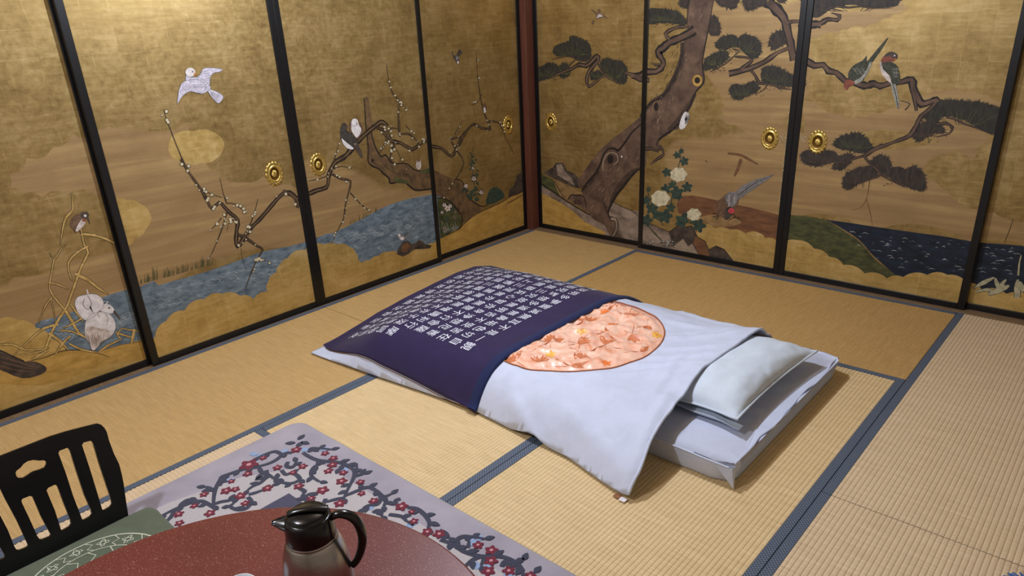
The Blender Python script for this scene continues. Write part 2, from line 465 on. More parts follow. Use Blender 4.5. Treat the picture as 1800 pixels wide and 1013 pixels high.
def mat_satin():
    a = N('satin_peach'); v = a.coord('World')
    b = a.noise(v, 16, 4, 0.6, 1.2); s = a.noise(v, 5, 3)
    c = a.ramp(b, [(0.28, hx('dc9068')), (0.42, hx('efb394')), (0.60, hx('f5cbb2')), (0.78, hx('e6a07a'))])
    MATS['satin_peach'] = a.out(c, 0.36, 0, 0.5, sheen=0.3)
mat_satin()
simple('print_terracotta', 'cc7a50', 0.4, 0.2, 60); simple('print_orange', 'ee7f3c', 0.4, 0.2, 60); simple('print_yellow', 'e8b04a', 0.4, 0.2, 60)

YN = [(0.475, -2.196), (0.626, -2.189), (0.91, -2.167), (1.19, -2.138), (1.44, -2.114), (1.69, -2.132), (1.97, -2.15), (2.137, -2.192), (2.26, -2.218)]
HF = [(-2.2, 0.010), (-2.125, 0.012), (-2.02, 0.034), (-1.95, 0.048), (-1.8, 0.074), (-1.65, 0.092), (-1.41, 0.113), (-1.24, 0.125), (-1.1, 0.120), (-0.97, 0.088), (-0.9, 0.05), (-0.86, 0.012)]
XR = [(-2.22, 2.252), (-2.146, 2.255), (-2.05, 2.234), (-1.99, 2.226), (-1.85, 2.205), (-1.62, 2.188), (-1.35, 2.203), (-1.14, 2.205), (-1.03, 2.178), (-0.86, 2.15)]
YFAR = -0.86
RIDGES = []   # (x0,y0,x1,y1,width,height): cloth folds
def fold(p, q, wd, h, z=0.13):
    a = at(p, 2, z); b = at(q, 2, z); RIDGES.append((a.x, a.y, b.x, b.y, wd, h))
fold((905, 720), (975, 795), 0.016, 0.0170, 0.06); fold((870, 690), (935, 745), 0.02, 0.0102, 0.09)
fold((880, 712), (900, 775), 0.025, -0.0102, 0.05)
fold((1178, 600), (1290, 600), 0.013, 0.0102, 0.16); fold((1170, 620), (1260, 625), 0.012, 0.0102, 0.16)
fold((1150, 635), (1250, 640), 0.012, 0.0085, 0.16); fold((1125, 648), (1235, 655), 0.014, 0.0102, 0.16)
fold((1182, 570), (1240, 582), 0.015, 0.0068, 0.16); fold((1040, 668), (1180, 665), 0.02, 0.0085, 0.15)
fold((1085, 860), (1170, 735), 0.016, 0.0102, 0.09); fold((1000, 760), (1110, 850), 0.03, 0.0136, 0.04)
fold((1040, 690), (1190, 715), 0.03, 0.0068, 0.15); fold((1195, 545), (1290, 585), 0.02, 0.0085, 0.14)
fold((1150, 700), (1200, 640), 0.015, 0.0085, 0.15)
OVAL = (1.548, -1.563, 0.384, 0.388)
def H(x, y, wrinkle=True):
    dn = y - lerp_table(YN, x)
    k = sstep((x - 1.55) / 0.6)
    p = 4.2 - 2.2 * k; wn = 0.34 - 0.06 * k
    a = 1 - (1 - max(0, min(1, dn / wn))) ** p
    df = YFAR - y
    b = 1 - (1 - max(0, min(1, df / 0.40))) ** 2.3
    top = 0.158 * min(a, b) ** 0.95 + 0.011
    # over the pillow at the head end
    top += 0.052 * math.exp(-((x - 2.24) / 0.17) ** 2) * sstep((y + 1.86) / 0.25) * sstep((-1.02 - y) / 0.2)
    hf = min(lerp_table(HF, y), top)
    t = sstep((x - 0.50) / 0.40)
    z = hf + (top - hf) * t
    if x < 0.505: z = 0.011 + (z - 0.011) * max(0, 1 - ((0.505 - x) / 0.03) ** 2)
    if wrinkle:
        f = min(1, z / 0.07)
        for (x0, y0, x1, y1, wd, h) in RIDGES:
            dx, dy = x1 - x0, y1 - y0; L = math.hypot(dx, dy)
            s = ((x - x0) * dx + (y - y0) * dy) / (L * L)
            if -0.2 < s < 1.2:
                d = abs((x - x0) * dy - (y - y0) * dx) / L
                if d < 3 * wd: z += h * math.exp(-(d / wd) ** 2) * sstep((s + 0.2) / 0.3) * sstep((1.2 - s) / 0.3)
        z += f * (0.005 * mnoise.noise(Vector((x * 6, y * 6, 3.1))) + 0.003 * (1 - abs(mnoise.noise(Vector((x * 9 + y * 4, y * 9 - x * 3, 1.7)))) * 3))
    return max(z, 0.011)

# mattress under a white fitted sheet
def make_mattress():
    root = thing('futon_mattress', (1.6, -1.47, 0), 'thick futon mattress in a white sheet, bare at the pillow end', 'mattress')
    x0, x1, y0, y1, zt = 0.80, 2.478, -1.955, -0.975, 0.082
    bm = bmesh.new(); nx, ny, nz = 60, 40, 4
    bmesh.ops.create_cube(bm, size=1)
    bmesh.ops.subdivide_edges(bm, edges=list(bm.edges), cuts=23, use_grid_fill=True)
    for v in bm.verts:
        u, w_, t = v.co.x * 2, v.co.y * 2, v.co.z + 0.5
        # rounded rectangle plan, sides bulge slightly out and tuck in below
        r = 0.055; hxx, hyy = (x1 - x0) / 2, (y1 - y0) / 2
        px, py = u * hxx, w_ * hyy
        qx, qy = max(0, abs(px) - (hxx - r)), max(0, abs(py) - (hyy - r))
        d = math.hypot(qx, qy)
        if d > r:
            px = math.copysign(hxx - r + qx * r / d, px); py = math.copysign(hyy - r + qy * r / d, py)
        side = max(abs(u), abs(w_))
        tuck = 1 - 0.018 * (1 - t) ** 2 if side > 0.99 else 1
        x = (x0 + x1) / 2 + px * tuck; y = (y0 + y1) / 2 + py * tuck
        zz = t * zt
        if t > 0.99:
            e = min(hxx - abs(px), hyy - abs(py)); zz -= 0.010 * (1 - min(1, e / 0.05)) ** 2
            zz += 0.004 * mnoise.noise(Vector((x * 5, y * 5, 0)))
            if x > 2.36: zz += 0.006 * mnoise.noise(Vector((x * 20, y * 30, 7)))
        elif side > 0.99:
            bulge = 0.007 * mnoise.noise(Vector((x * 14, y * 14, t * 2)))
            x += bulge * (1 if u > 0.99 else -1 if u < -0.99 else 0); y += bulge * (1 if w_ > 0.99 else -1 if w_ < -0.99 else 0)
        v.co = (x, y, zz + 0.002)
    bmesh.ops.recalc_face_normals(bm, faces=list(bm.faces))
    q = MB(); q.bm(bm); o = q.build('sheet', 'sheet_white', root, True)
    # sewn edge standing proud along the near and head-end rim, ending in a pointed corner
    q = MB()
    pts = [(0.9, y0 + 0.004, zt - 0.006), (1.5, y0 + 0.002, zt - 0.004), (2.18, y0 - 0.001, zt - 0.004), (2.38, y0 - 0.002, zt - 0.008), (2.462, y0 - 0.001, zt - 0.010)]
    q.tube(catmull(pts, 8), 0.0035, 6); q.build('seam', 'sheet_white', root, True)
    q = MB()
    rnd = random.Random(5)
    pts = [(2.468 + rnd.uniform(-0.006, 0.006), y0 + 0.02 + i * (y1 - y0 - 0.03) / 14, zt - 0.006 + rnd.uniform(-0.004, 0.005)) for i in range(15)]
    q.tube(catmull(pts, 6), 0.0045, 6); q.build('seam', 'sheet_white', root, True)
    # loose corner of the sheet hanging to the floor
    q = MB(); c = (2.47, y0 - 0.002)
    q.v = [(2.405, y0 + 0.001, 0.070), (2.472, y0 - 0.003, 0.074), (2.484, y0 - 0.006, 0.003), (2.46, y0 - 0.008, 0.03), (2.474, y0 + 0.02, 0.072)]
    q.f = [(0, 3, 1), (1, 3, 2), (1, 2, 4), (0, 2, 3), (0, 4, 2)]
    q.build('loose_corner', 'sheet_white', root)
    return root
make_mattress()

def make_pillow():
    root = thing('pillow', (2.25, -1.46, 0.085), 'plump white pillow half tucked under the quilt cover', 'pillow')
    P00, P10, P11, P01 = Vector((2.09, -1.765)), Vector((2.398, -1.785)), Vector((2.418, -1.125)), Vector((2.11, -1.13))
    n = 44; v = []; f = []; rnd = random.Random(2)
    def pos(a, b): return P00.lerp(P10, a).lerp(P01.lerp(P11, a), b)
    for side in (1, -1):
        for i in range(n + 1):
            for j in range(n + 1):
                a, b = i / n, j / n; u, w_ = 2 * a - 1, 2 * b - 1
                pr = (max(0, 1 - abs(u) ** 2.6) ** 0.62) * (max(0, 1 - abs(w_) ** 3.4) ** 0.58)
                pin = 0.020 * ((1 - abs(u) ** 2) * abs(w_) ** 6 * (1 if w_ < 0 else -1))
                pin2 = 0.016 * ((1 - abs(w_) ** 2) * abs(u) ** 6)
                q = pos(a, b)
                x = q.x - math.copysign(pin2, u); y = q.y + pin
                base = 0.125 + 0.022 * a
                z = base + ((0.082 - 0.012 * a) * pr if side > 0 else -0.04 * pr)
                if side > 0: z += 0.0045 * mnoise.noise(Vector((x * 22, y * 9, 1))) * min(1, pr * 3) + 0.006 * math.exp(-((u - w_ * 0 - 0.75) / 0.2) ** 2) * mnoise.noise(Vector((x * 30, y * 30, 4)))
                v.append((x, y, max(z, 0.086)))
    m_ = (n + 1) ** 2
    for s in (0, 1):
        for i in range(n):
            for j in range(n):
                k = s * m_ + i * (n + 1) + j
                qd = (k, k + n + 1, k + n + 2, k + 1); f.append(qd if s == 0 else qd[::-1])
    o = raw('pillowcase', v, f, 'pillow_white', root, smooth=True)
    # seam flange round the edge and the open double hem at the near end
    q = MB(); pts = []
    rim = [pos(0.0, b / 10) for b in range(1)] 
    ring = [pos(a / 12, 0) for a in range(12)] + [pos(1, b / 12) for b in range(12)] + [pos(1 - a / 12, 1) for a in range(12)] + [pos(0, 1 - b / 12) for b in range(12)]
    ring3 = []
    for i, p in enumerate(ring):
        a_ = (p - P00); u = 2 * ((i if i < 12 else 12 if i < 24 else 36 - i if i < 36 else 0) / 12) - 1
        w_ = 2 * ((0 if i < 12 else i - 12 if i < 24 else 12 if i < 36 else 48 - i) / 12) - 1
        pin = 0.020 * ((1 - abs(u) ** 2) * abs(w_) ** 6 * (1 if w_ < 0 else -1)); pin2 = 0.016 * ((1 - abs(w_) ** 2) * abs(u) ** 6)
        ring3.append((p.x - math.copysign(pin2, u) + 0.003 * u, p.y + pin + 0.004 * w_, 0.125 + 0.011 * (u + 1)))
    q.tube(ring3, 0.0042, 6, closed=True); q.build('edge_seam', 'pillow_white', root, True)
    v = []; f = []; k = 24
    for i in range(k + 1):
        a = i / k; q_ = pos(a, 0)
        for r, (dy, dz) in enumerate(((0.05, 0.108), (0.0, 0.106), (-0.003, 0.110), (-0.007, 0.115), (-0.004, 0.114), (0.0, 0.110), (0.05, 0.112))):
            v.append((q_.x + (0.012 if a == 1 else 0), q_.y + 0.012 * math.sin(a * math.pi) + dy * (0.8 + 0.3 * math.sin(a * 6)), dz + 0.004 * math.sin(a * 9 + r * 0.3)))
    for i in range(k):
        for r in range(6): f.append((i * 7 + r, (i + 1) * 7 + r, (i + 1) * 7 + r + 1, i * 7 + r + 1))
    raw('open_hem', v, f, 'pillow_white', root, smooth=True)
    return root
make_pillow()

def cdt_field(outline, holes, step, inside):
    """constrained triangulation of an outline with holes, filled with a fine grid of points"""
    pts = []; edges = []
    for loop in [outline] + holes:
        n0 = len(pts); pts += [Vector(p[:2]) for p in loop]
        edges += [(n0 + i, n0 + (i + 1) % len(loop)) for i in range(len(loop))]
    xs = [p[0] for p in outline]; ys = [p[1] for p in outline]
    x = min(xs)
    while x < max(xs):
        y = min(ys)
        while y < max(ys):
            if inside(x, y): pts.append(Vector((x + random.uniform(-.1, .1) * step, y + random.uniform(-.1, .1) * step)))
            y += step
        x += step
    vo, eo, fo, *_ = delaunay_2d_cdt(pts, edges, [], 3 if False else 0, 1e-5)
    return vo, fo
def in_poly(x, y, poly):
    c = False; j = len(poly) - 1
    for i in range(len(poly)):
        xi, yi = poly[i][:2]; xj, yj = poly[j][:2]
        if (yi > y) != (yj > y) and x < (xj - xi) * (y - yi) / (yj - yi) + xi: c = not c
        j = i
    return c
def filled(outline, holes, step, margin=0.3):
    random.seed(4)
    ins = lambda x, y: in_poly(x, y, outline) and not any(in_poly(x, y, h) for h in holes)
    vo, fo = cdt_field(outline, holes, step, ins)
    keep = []
    for t in fo:
        cx_ = sum(vo[i].x for i in t) / len(t); cy_ = sum(vo[i].y for i in t) / len(t)
        if ins(cx_, cy_):
            a, b, c = (vo[i] for i in t[:3])
            keep.append(tuple(t) if (b - a).cross(c - a) > 0 else tuple(t)[::-1])
    return vo, keep

def make_quilt():
    root = thing('quilt', (1.35, -1.5, 0), 'quilt in a white cover with a round window on peach floral satin', 'quilt')
    near = [(x, lerp_table(YN, x)) for x in [0.485 + i * 0.03 for i in range(59)]]
    near = [p for p in near if p[0] < 2.235] + [(2.250, -2.215)]
    right = [(lerp_table(XR, y), y) for y in [-2.18 + i * 0.03 for i in range(44)] if y < YFAR - 0.02]
    far = [(x, YFAR) for x in [2.13 - i * 0.05 for i in range(33)] if x > 0.52]
    foot = [(0.48, y) for y in [YFAR - 0.02 - i * 0.05 for i in range(27)] if y > -2.17]
    out = near + right + far + foot
    ex, ey, ra, rb = OVAL
    ov = [(ex + ra * math.cos(t * 2 * math.pi / 120), ey + rb * math.sin(t * 2 * math.pi / 120)) for t in range(120)]
    vo, fo = filled(out, [ov], 0.0135)
    v = [(p.x, p.y, H(p.x, p.y)) for p in vo]
    o = raw('cover', v, fo, 'cover_white', root, smooth=True)
    md = o.modifiers.new('thickness', 'SOLIDIFY'); md.thickness = 0.007; md.offset = -1
    # hem roll along the head-end edge and a twin fold line beside it
    q = MB(); pts = [(lerp_table(XR, y) - 0.002, y, H(lerp_table(XR, y) - 0.004, y) - 0.003) for y in [-2.212 + i * 0.03 for i in range(44)]]
    q.tube(catmull(pts, 3), 0.0055, 8); q.build('hem', 'cover_white', root, True)
    # peach satin showing through the round window
    v = []; f = []; nr, na = 56, 220
    for i in range(nr + 1):
        r = 1.03 * i / nr
        for j in range(na):
            t = 2 * math.pi * j / na; x = ex + ra * r * math.cos(t); y = ey + rb * r * math.sin(t)
            v.append((x, y, satin(x, y)))
    for i in range(nr):
        for j in range(na): f.append((i * na + j, (i + 1) * na + j, (i + 1) * na + (j + 1) % na, i * na + (j + 1) % na))
    raw('satin_window', v, f, 'satin_peach', root, smooth=True)
    q = MB(); pts = [(x, y, H(x, y) + 0.001) for (x, y) in ov]
    q.tube(pts, 0.0032, 6, closed=True); q.build('window_piping', 'piping', root, True)
    # printed bamboo leaves, branches and blossoms on the satin
    rnd = random.Random(11)
    def patch(poly, mat, bag):
        bag.append((poly, mat))
    bag = []
    def leaf(x, y, an, L, wd, mat):
        k = 6; pl = []
        for i in range(k + 1):
            t = i / k; pl.append((t * L, wd * math.sin(math.pi * t ** 0.8)))
        for i in range(k - 1, 0, -1):
            t = i / k; pl.append((t * L, -wd * math.sin(math.pi * t ** 0.8)))
        patch([(x + a * math.cos(an) - b * math.sin(an), y + a * math.sin(an) + b * math.cos(an)) for a, b in pl], mat, bag)
    spots = []
    for i in range(400):
        x = ex + rnd.uniform(-0.1, 1) * ra; y = ey + rnd.uniform(-1, 1) * rb
        if ((x - ex) / ra) ** 2 + ((y - ey) / rb) ** 2 < 0.88 and all(math.hypot(x - a, y - b) > 0.092 for a, b in spots): spots.append((x, y))
    for i, (x, y) in enumerate(spots):
        if i % 3 == 2:
            n = 6
            for k in range(n):
                an = k * 2 * math.pi / n; leaf(x, y, an, 0.026, 0.009, 'print_orange' if i % 2 else 'print_yellow')
            leaf(x - 0.005, y, 0, 0.012, 0.006, 'print_terracotta')
        else:
            a0 = rnd.uniform(0, 6.28)
            for k in range(rnd.choice((3, 4, 5))): leaf(x, y, a0 + k * 0.55 + rnd.uniform(-.15, .15), rnd.uniform(0.05, 0.09), rnd.uniform(0.008, 0.013), 'print_terracotta')
            a1 = a0 + 3.4; leaf(x, y, a1, 0.12, 0.0016, 'print_terracotta'); leaf(x, y, a1 + 0.6, 0.07, 0.0013, 'print_terracotta')
    for key, nm in (('print_terracotta', 'leaf_print'), ('print_orange', 'blossom_print'), ('print_yellow', 'blossom_print')):
        v = []; f = []
        for poly, mt in bag:
            if mt != key: continue
            if any(((x - ex) / ra) ** 2 + ((y - ey) / rb) ** 2 > 0.97 for x, y in poly): continue
            n0 = len(v); c = (sum(p[0] for p in poly) / len(poly), sum(p[1] for p in poly) / len(poly))
            k = len(poly)
            v += [(x, y, satin(x, y) + 0.0007) for x, y in poly]; v.append((c[0], c[1], satin(*c) + 0.0007))
            f += [(n0 + i, n0 + (i + 1) % k, n0 + k) for i in range(k)]
        raw(nm, v, f, key, root)['kind'] = 'stuff'
    # little sewn label at the near corner
    q = MB(); q.box(2.203, 2.228, -2.226, -2.206, 0.003, 0.0055, 0.0005); q.build('sewn_tag', 'tag_brown', root)
    q = MB(); q.box(2.228, 2.250, -2.232, -2.212, 0.004, 0.0065, 0.0005); q.build('sewn_tag', 'tag_white', root)
    return root
def satin(x, y):
    ex, ey, ra, rb = OVAL
    r = math.sqrt(((x - ex) / ra) ** 2 + ((y - ey) / rb) ** 2)
    n1 = mnoise.noise(Vector((x * 13, y * 13, 9))); n2 = mnoise.noise(Vector((x * 30 + n1, y * 30, 2)))
    rid = (1 - abs(n1) * 2.4) * 0.013 + (1 - abs(n2) * 2.2) * 0.0035
    e = sstep((1.0 - r) / 0.12)
    e *= 0.15 + 0.85 * sstep((x - TX1 + 0.03) / 0.05)
    return H(x, y, False) - 0.004 + e * (0.004 + max(-0.012, rid) * 0.9)
TX0, TX1 = 0.478, 1.492
make_quilt()

# navy blanket written with a sutra in white
def TH(x, y): return H(x, y, False) + 0.009 + 0.002 * mnoise.noise(Vector((x * 9, y * 9, 5)))
def throw_near(x): return lerp_table(YN, x) + lerp_table([(0.48, 0.075), (0.56, 0.052), (0.7, 0.038), (0.95, 0.022), (1.3, 0.002), (1.5, -0.012)], x)
def make_throw():
    root = thing('blanket', (1.0, -1.5, 0), 'navy blue blanket with columns of white sutra characters across the foot of the bed', 'blanket')
    nx, ny = 84, 100; v = []; f = []
    xs = [TX0 + 0.0005 + (TX1 - TX0) * (i / nx) ** 1.25 for i in range(nx + 1)]
    for x in xs:
        y0, y1 = throw_near(x), YFAR + 0.02
        for j in range(ny + 1):
            t = j / ny; t = t * t * (3 - 2 * t) * 0.5 + t * 0.5
            y = y0 + (y1 - y0) * t; v.append((x, y, max(0.02, TH(x, y))))
    for i in range(nx):
        for j in range(ny):
            k = i * (ny + 1) + j; f.append((k, k + ny + 1, k + ny + 2, k + 1))
    o = raw('blanket_top', v, f, 'navy_cloth', root, smooth=True)
    md = o.modifiers.new('thickness', 'SOLIDIFY'); md.thickness = 0.006; md.offset = -1
    # padded blue binding along the head-side edge
    v = []; f = []; ny = 90; prof = [(-0.040, 0.0006), (-0.026, 0.0035), (-0.010, 0.0045), (0.000, 0.002), (0.005, -0.005), (0.003, -0.012), (-0.006, -0.016)]
    for j in range(ny + 1):
        y = throw_near(TX1) - 0.002 + (YFAR + 0.02 - throw_near(TX1)) * j / ny
        wob = 0.008 * mnoise.noise(Vector((y * 3, 0.3, 1)))
        for (dx, dz) in prof: v.append((TX1 + dx + wob * (1 if dx > -0.03 else 0), y, max(0.004, TH(TX1 + min(dx, 0), y) + dz + 0.004)))
    k = len(prof)
    for j in range(ny):
        for i in range(k - 1): f.append((j * k + i, j * k + i + 1, (j + 1) * k + i + 1, (j + 1) * k + i))
    raw('binding', v, f, 'binding_blue', root, smooth=True)
    # thin brown lining peeping out under the near edge
    pts = [(x, throw_near(x) - 0.001, max(0.012, TH(x, throw_near(x)) - 0.006)) for x in [TX0 + 0.03 + i * 0.03 for i in range(34)]]
    q = MB(); q.tube(pts, 0.0022, 5); q.build('lining_edge', 'lining_brown', root, True)
    # the writing: thirteen columns after the title column, read from the head end to the foot
    T = ('観自在菩薩行深般若波羅蜜多時照見五蘊皆空度一切苦厄舎利子色不異空空不異色色即是空空即是色受想行識亦復如是舎利子是諸法空相不生不滅不垢不浄不増不減是故空中無色無受想行識無眼耳鼻舌身意無色声香味触法無眼界乃至無意識界無無明亦無無明尽乃至無老死亦無老死尽無苦集滅道無智亦無得以無所得故菩提薩埵依般若波羅蜜多故心無罣礙無罣礙故無有恐怖遠離一切顛倒夢想究竟涅槃三世諸仏依般若波羅蜜多故得阿耨多羅三藐三菩提故知般若波羅蜜多是大神呪是大明呪是無上呪是無等等呪能除一切苦真実不虚故説般若波羅蜜多呪即説呪曰羯諦羯諦波羅羯諦波羅僧羯諦菩提薩婆訶般若心経')
    cuts = [0, 21, 42, 64, 85, 106, 127, 148, 169, 190, 211, 232, 253, len(T)]
    cols = [T[a:b] for a, b in zip(cuts, cuts[1:])]
    cache = {}
    def glyph(ch):
        if ch not in cache:
            cu = bpy.data.curves.new('glyph', 'FONT'); cu.body = ch; cu.size = 1.0; cu.resolution_u = 2; cu.offset = 0.004
            ob = bpy.data.objects.new('glyph', cu); COL.objects.link(ob)
            bpy.context.view_layer.update()
            dg = bpy.context.evaluated_depsgraph_get(); me = bpy.data.meshes.new_from_object(ob.evaluated_get(dg))
            vv = [tuple(p.co) for p in me.vertices]; ff = [tuple(p.vertices) for p in me.polygons]
            bpy.data.objects.remove(ob); bpy.data.curves.remove(cu); bpy.data.meshes.remove(me)
            if vv:
                x0 = min(p[0] for p in vv); x1 = max(p[0] for p in vv); y0 = min(p[1] for p in vv); y1 = max(p[1] for p in vv)
                cx_, cy_ = (x0 + x1) / 2, (y0 + y1) / 2
                vv = [(p[0] - cx_, p[1] - cy_) for p in vv]
            cache[ch] = (vv, ff)
        return cache[ch]
    def column(text, y, xs, pitch, size):
        x = xs; rnd = random.Random(len(text) + int(y * 1000))
        for ch in text:
            if x < 0.512 + size * 0.45: break
            v = []; vv, ff = glyph(ch); sl = rnd.uniform(-0.06, 0.06); sc = size * rnd.uniform(0.94, 1.06)
            for (a, b) in vv:
                gx = x + (b + a * sl) * sc * 0.92; gy = y - a * sc
                v.append((gx, gy, TH(gx, gy) + 0.0016))
            if ff: raw('letter', v, ff, 'glyph_white', root)
            x -= pitch
    column('摩訶般若波羅蜜多心経', TEXT[0][0], TEXT[0][1], TEXT[2], TEXT[3])
    for i, c in enumerate(cols): column(c, TEXT[1][0] + i * TEXT[1][1], TEXT[1][2], TEXT[2], TEXT[3])
    return root
TEXT = [(-2.02, 0.895), (-1.945, 0.0725, 1.295), 0.0715, 0.058]
make_throw()

# ================================================================== RUG, TABLE, CHAIR
def mat_rug():
    a = N('rug_wool'); v = a.coord('World'); f = a.noise(v, 260, 4, 0.7); b = a.noise(v, 5, 4)
    c = a.ramp(b, [(0.3, hx('99949f')), (0.7, hx('b2adb6'))])
    c = a.mix(a.math('MULTIPLY', f, 0.25), c, hx('7c7688'))
    a.bump(f, 0.5, 0.004); MATS['rug_wool'] = a.out(c, 0.95, 0, 0.1, sheen=0.3)
    for nm, col in (('rug_field', 'b8b3b4'), ('rug_vine', '3e4152'), ('rug_red', '71293a'), ('rug_pink', 'c98f96'), ('rug_blue', '8fa6c8'), ('rug_slate', '4b4c60'), ('rug_binding', '8d8f72')):
        a = N(nm); v = a.coord('World'); f = a.noise(v, 260, 4, 0.7); c0 = hx(col)
        c = a.ramp(f, [(0.25, tuple(x * 0.75 for x in c0)), (0.75, tuple(min(1, x * 1.2) for x in c0))])
        a.bump(f, 0.5, 0.003); MATS[nm] = a.out(c, 0.95, 0, 0.1, sheen=0.3)
mat_rug()
RUGX0, RUGX1, RUGY0, RUGY1, RUGZ = 0.985, 3.45, -5.05, -2.585, 0.011
def rounded(x0, x1, y0, y1, r, k=8):
    pts = []
    for (cx_, cy_, a0) in ((x1 - r, y1 - r, 0), (x0 + r, y1 - r, 90), (x0 + r, y0 + r, 180), (x1 - r, y0 + r, 270)):
        for i in range(k + 1):
            an = math.radians(a0 + 90 * i / k); pts.append((cx_ + r * math.cos(an), cy_ + r * math.sin(an)))
    return pts
def prism(pts, z0, z1, mb=None):
    mb = mb or MB(); n0 = len(mb.v); k = len(pts)
    mb.v += [(x, y, z0) for x, y in pts] + [(x, y, z1) for x, y in pts]
    mb.f += [tuple(n0 + k + i for i in range(k)), tuple(n0 + i for i in range(k))[::-1]]
    mb.f += [(n0 + i, n0 + (i + 1) % k, n0 + k + (i + 1) % k, n0 + k + i) for i in range(k)]
    return mb
rug = thing('rug', ((RUGX0 + RUGX1) / 2, (RUGY0 + RUGY1) / 2, 0), 'greyish lavender wool rug with carved floral scroll border under the round table', 'rug')
prism(rounded(RUGX0, RUGX1, RUGY0, RUGY1, 0.05), 0.0012, RUGZ).build('pile', 'rug_wool', rug)
q = MB(); q.tube([(x, y, 0.006) for x, y in rounded(RUGX0, RUGX1, RUGY0, RUGY1, 0.05)], 0.0045, 6, closed=True); q.build('edge_binding', 'rug_binding', rug, True)

# round low table
def mat_table():
    a = N('speckled_lacquer'); v = a.coord('World')
    n1 = a.noise(v, 260, 2, 0.8); n2 = a.noise(v, 4, 3); n3 = a.noise(v, 1100, 2, 0.8)
    c = a.ramp(n2, [(0.3, hx('64251d')), (0.7, hx('773027'))])
    c = a.mix(a.math('MULTIPLY', a.ramp(n1, [(0.60, 0.0), (0.68, 1.0)]), 0.75), c, hx('c79a86'))
    c = a.mix(a.math('MULTIPLY', a.ramp(n3, [(0.42, 1.0), (0.30, 0.0)][::-1]), 0.35), c, hx('3a1210'))
    MATS['speckled_lacquer'] = a.out(c, 0.42, 0, 0.5)
mat_table()
TC = (2.212, -3.533, 0.33); TR = 0.567
tb = thing('round_table', (TC[0], TC[1], RUGZ + 0.0045), 'low round table with speckled reddish brown lacquer top', 'table')
MB().lathe([(0.0, -0.026), (TR - 0.012, -0.026), (TR - 0.003, -0.020), (TR, -0.012), (TR - 0.002, -0.004), (TR - 0.008, 0.0), (0.0, 0.0)], TC, 128).build('tabletop', 'speckled_lacquer', tb)
MB().lathe([(0.40, -0.085), (0.42, -0.085), (0.43, -0.0265), (0.40, -0.0265), (0.40, -0.085)], TC, 64).build('apron', 'lacquer', tb, True)
for k in range(4):
    an = math.radians(45 + 90 * k); cx_, cy_ = TC[0] + 0.385 * math.cos(an), TC[1] + 0.385 * math.sin(an)
    MB().lathe([(0.018, RUGZ + 0.0045), (0.021, 0.03), (0.026, 0.2), (0.030, 0.303)], (cx_, cy_, 0), 20).build('leg', 'lacquer', tb, True)

